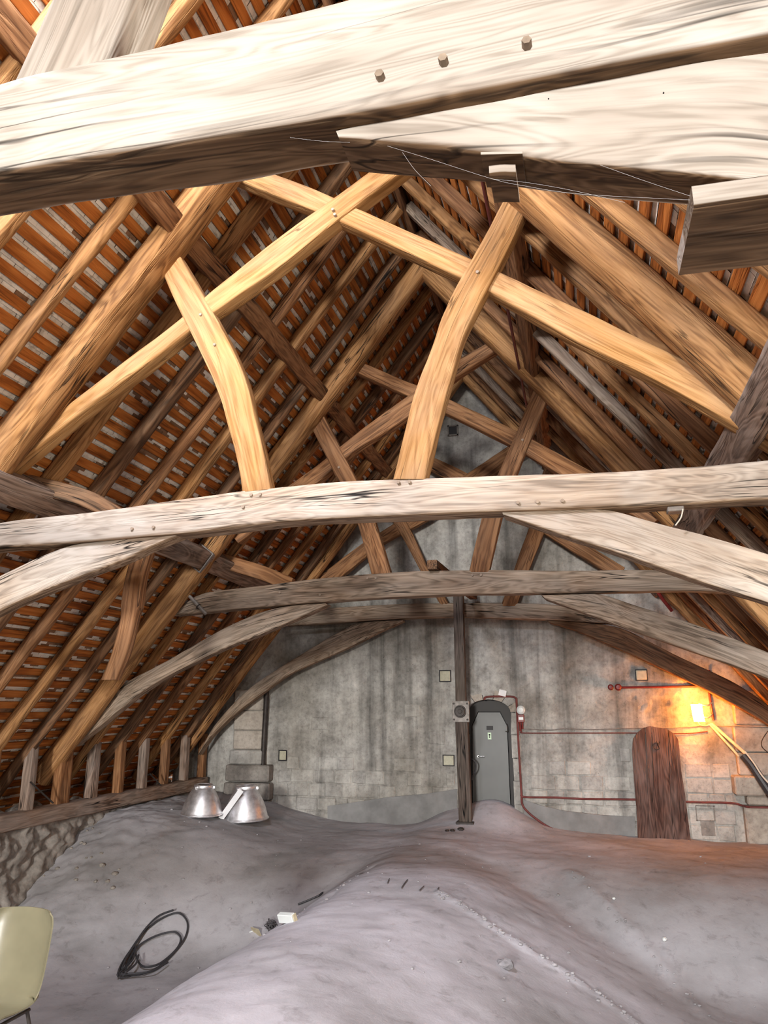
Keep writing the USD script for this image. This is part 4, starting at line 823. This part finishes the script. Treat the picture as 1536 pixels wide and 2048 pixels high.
# cable coil lying on the vault slope
def lay(pts, dz): return np.array([on_floor(x, y, dz) for x, y in pts])
h = thing('cable_coil', 'loose coil of black cable lying in the left hollow', 'cable', on_floor(300, 1900))
loop1 = [(236, 1958), (246, 1930), (262, 1900), (285, 1869), (315, 1844), (345, 1831), (362, 1833), (374, 1848), (374, 1868), (364, 1890), (345, 1912), (318, 1937), (290, 1952), (262, 1958), (240, 1962)]
loop2 = [(248, 1955), (258, 1925), (275, 1898), (300, 1882), (328, 1872), (350, 1872), (361, 1883), (356, 1900), (338, 1920), (315, 1936), (290, 1941), (277, 1930), (269, 1905), (268, 1895)]
loop3 = [(234, 1962), (240, 1942), (256, 1915), (270, 1900), (266, 1925), (250, 1945), (238, 1960), (255, 1962), (300, 1956), (335, 1935)]
loop4 = [(243, 1950), (252, 1928), (268, 1900), (290, 1868), (316, 1843), (346, 1832)]
loop5 = [(250, 1965), (270, 1945), (276, 1925)]
for i, l in enumerate((loop1, loop2, loop3, loop4, loop5)): obj('cable_turn', tube(lay(l, .03 + .018 * i), .013, 8), 'cable_black', h)
# litter in the crease
g = on_floor(573, 1848, .05); fr = rotz(-.35) @ roty(-.10) @ rotx(.35)
h = thing('white_box', 'small white plastic box lying in the vault crease', 'box', g); obj('box_body', box(g, (.20, .06, .09), fr, .006), 'white_plastic', h); obj('box_end', box(g + fr @ np.array([.105, .012, 0]), (.012, .05, .08), fr, .003), 'card_brown', h); obj('box_mark', box(g + fr @ np.array([.05, -.029, -.040]), (.014, .006, .012), fr), 'black', h)
g = on_floor(541, 1858, .05); rr = np.random.default_rng(3); loops = []
for i in range(16):
    th = np.linspace(0, 2 * np.pi, 12); e1 = rr.normal(size=3); e1 /= np.linalg.norm(e1); e2 = np.cross(e1, rr.normal(size=3)); e2 /= np.linalg.norm(e2); r = rr.uniform(.045, .085)
    loops.append(tube(g + rr.normal(0, .012, 3) + np.array([r * (math.cos(t) * e1 + math.sin(t) * e2) * (1.0, 1.0, .7) for t in th]), .006, 5, 2))
obj('wire_tangle', join(*loops), 'tangle_grey', label='dark tangled wire bundle between the white box and the card', cat='wire')
g = on_floor(512, 1866, .04); fr = rotz(-.45) @ rotx(.55)
h = thing('card_scrap', 'folded olive brown card scrap in the vault crease', 'card', g); obj('card_panel', box(g, (.16, .012, .11), fr, .0), 'card_brown', h); obj('card_flap', box(g + fr @ np.array([-.085, -.02, -.03]), (.05, .01, .07), fr @ rotz(.8)), 'white_plastic', h)
P = lay([(596, 1813), (612, 1808), (630, 1801), (638, 1797), (645, 1790)], .02)
obj('dark_stick', tube(P, .013, 7), 'cable_black', label='thin dark stick on the vault above the white box', cat='stick')
obj('grey_stone', pebble(on_floor(1010, 1932, .03), .085, 77, .55), 'stone_chip', label='loose grey stone on the front right vault slope', cat='stone')
obj('white_stone', pebble(on_floor(1329, 1880, .02), .03, 78, .8), 'white_plastic', label='small white chip on the dark right vault slope', cat='stone')
obj('white_stone', pebble(on_floor(1228, 1802, .02), .022, 79, .8), 'white_plastic', label='tiny white chip higher on the right vault slope', cat='stone')
obj('rubble_lump', pebble(on_floor(810, 1643, .05), .07, 80, .9), 'stone_pale', label='pale rubble lump at wall foot left of the post', cat='stone')
obj('rubble_lump', pebble(on_floor(112, 1692, .06), .10, 81, .9), 'stone_pale', label='pale rubble lump on the bank below the left wall plate', cat='stone')
for i, (x, y, w) in enumerate([(905, 1662, .05), (922, 1659, .06), (894, 1663, .04)]):
    obj('post_debris', pebble(on_floor(x, y, .015), w, 90 + i, .5), 'dark_iron', label=['dark debris scrap in front of the post foot, middle one', 'dark debris scrap in front of the post foot, rightmost one', 'dark debris scrap in front of the post foot, leftmost one'][i], cat='debris', group='debris before the post')
for i, (x, y, x2, y2) in enumerate([(775, 1770, 779, 1763), (803, 1778, 815, 1764), (839, 1784, 848, 1777), (875, 1786, 878, 1780)]):
    obj('twig', tube(lay([(x, y), ((x + x2) / 2, (y + y2) / 2 - .5), (x2, y2)], .015), .006, 6), 'tangle_grey', label='tiny dark twig on the pale vault ridge, %s from the left' % ORD[i], cat='twig', group='twigs on the vault ridge')

# moulded plastic chair, bottom left
ch_y = 4.55
tr = atY(112, 1822, ch_y); cw = .46
cxh = tr[0] - cw / 2; top = tr[2]; cz = fz(cxh, ch_y - .2)
h = thing('plastic_chair', 'olive cream moulded plastic chair at bottom left corner', 'chair', (cxh, ch_y - .2, cz))
prof = catmull([(.045, .0), (.03, -.12), (.005, -.26), (-.02, -.38), (-.055, -.45), (-.13, -.50), (-.25, -.505), (-.36, -.495), (-.43, -.505), (-.455, -.53)], 6)   # (y, z) from the top of the back to the seat's front lip
nu, nv = 25, len(prof); L_ = np.concatenate([[0], np.cumsum(np.hypot(*np.diff(prof, axis=0).T))]); L_ /= L_[-1]
sv = []
for i, (py, pz) in enumerate(prof):
    l = L_[i]; ends = min(1, l / .09); endb = min(1, (1 - l) / .12); rnd_ = math.sqrt(max(0, 1 - (1 - ends) ** 2)); rb = math.sqrt(max(0, 1 - (1 - endb) ** 2))
    hw = cw / 2 * (1 - .13 * (1 - rnd_)) * (1 - .16 * (1 - rb)) * (1 + .03 * math.sin(l * 5))
    for j in range(nu):
        u = -1 + 2 * j / (nu - 1); curl = abs(u) ** 6
        nrm_y = -1 if l < .5 else 0
        sv.append((cxh + u * hw, ch_y + py - (.035 * curl + .03 * u * u) * (1 if l < .55 else .2) + .02 * curl * 0, top + pz + (.0 if l < .55 else .03 * curl) - .012 * u * u * (1 if l < .1 else 0)))
sv = np.array(sv); ii = np.arange(nu * nv).reshape(nv, nu)
sf = np.concatenate([np.stack([ii[:-1, :-1], ii[1:, :-1], ii[1:, 1:]], -1).reshape(-1, 3), np.stack([ii[:-1, :-1], ii[1:, 1:], ii[:-1, 1:]], -1).reshape(-1, 3)])
tmn = trimesh.Trimesh(sv, sf, process=False).vertex_normals
back = sv - tmn * .008; nn = len(sv)
edge = list(ii[0]) + list(ii[1:, -1]) + list(ii[-1, -2::-1]) + list(ii[-2:0:-1, 0]); ef = []
for a_, b_ in zip(edge, edge[1:] + edge[:1]): ef += [[a_, b_, nn + b_], [a_, nn + b_, nn + a_]]
obj('shell', (np.vstack([sv, back]), np.vstack([sf, sf[:, ::-1] + nn, np.array(ef)])), 'chair_plastic', h, smooth=50)
zs = top - .53
for sx in (-1, 1):
    for (y0, y1) in ((-.10, .02), (-.36, -.44)):
        A = np.array([cxh + sx * .17, ch_y + y0, zs]); B = np.array([cxh + sx * .23, ch_y + y1, fz(cxh + sx * .23, ch_y + y1) - .0]); obj('leg', cyl(A, B, .011, 10), 'dark_iron', h)
    obj('seat_rail', cyl((cxh + sx * .17, ch_y - .08, zs), (cxh + sx * .17, ch_y - .38, zs), .010, 10), 'dark_iron', h)

# cobweb threads under the nearest truss
h = thing('cobweb', 'fine cobweb threads strung under the nearest truss', 'cobweb', atY(1000, 340, T1))
for pts in ([(775, 292), (860, 318), (985, 358), (1050, 372), (1160, 388), (1380, 400)], [(985, 358), (1060, 366), (1150, 382), (1250, 405)], [(1200, 330), (1290, 362), (1380, 392)], [(805, 305), (830, 340), (862, 372)], [(580, 275), (640, 282), (700, 285)]):
    obj('thread', tube([atY(x, y, T1 - .03) for x, y in pts], .0004, 5, 4), 'web', h)
h = thing('red_cable', 'red cable running along the upper right purlin', 'cable', atY(985, 390, 6.5))
obj('cable_run', tube([np.array([CX + 1.50, y, AP_IN - K * 1.52 - .20]) for y in np.linspace(5.6, 15.5, 14)], .02, 8, 2), 'dark_red', h)
h = thing('red_cable', 'red cable bracket on the right slope above the lamp', 'cable', atY(1330, 1200, 14.2)); obj('cable_run', tube([atY(1310, 1175, 14), atY(1325, 1198, 14.1), atY(1344, 1222, 14.2)], .03, 8), 'red_paint', h)
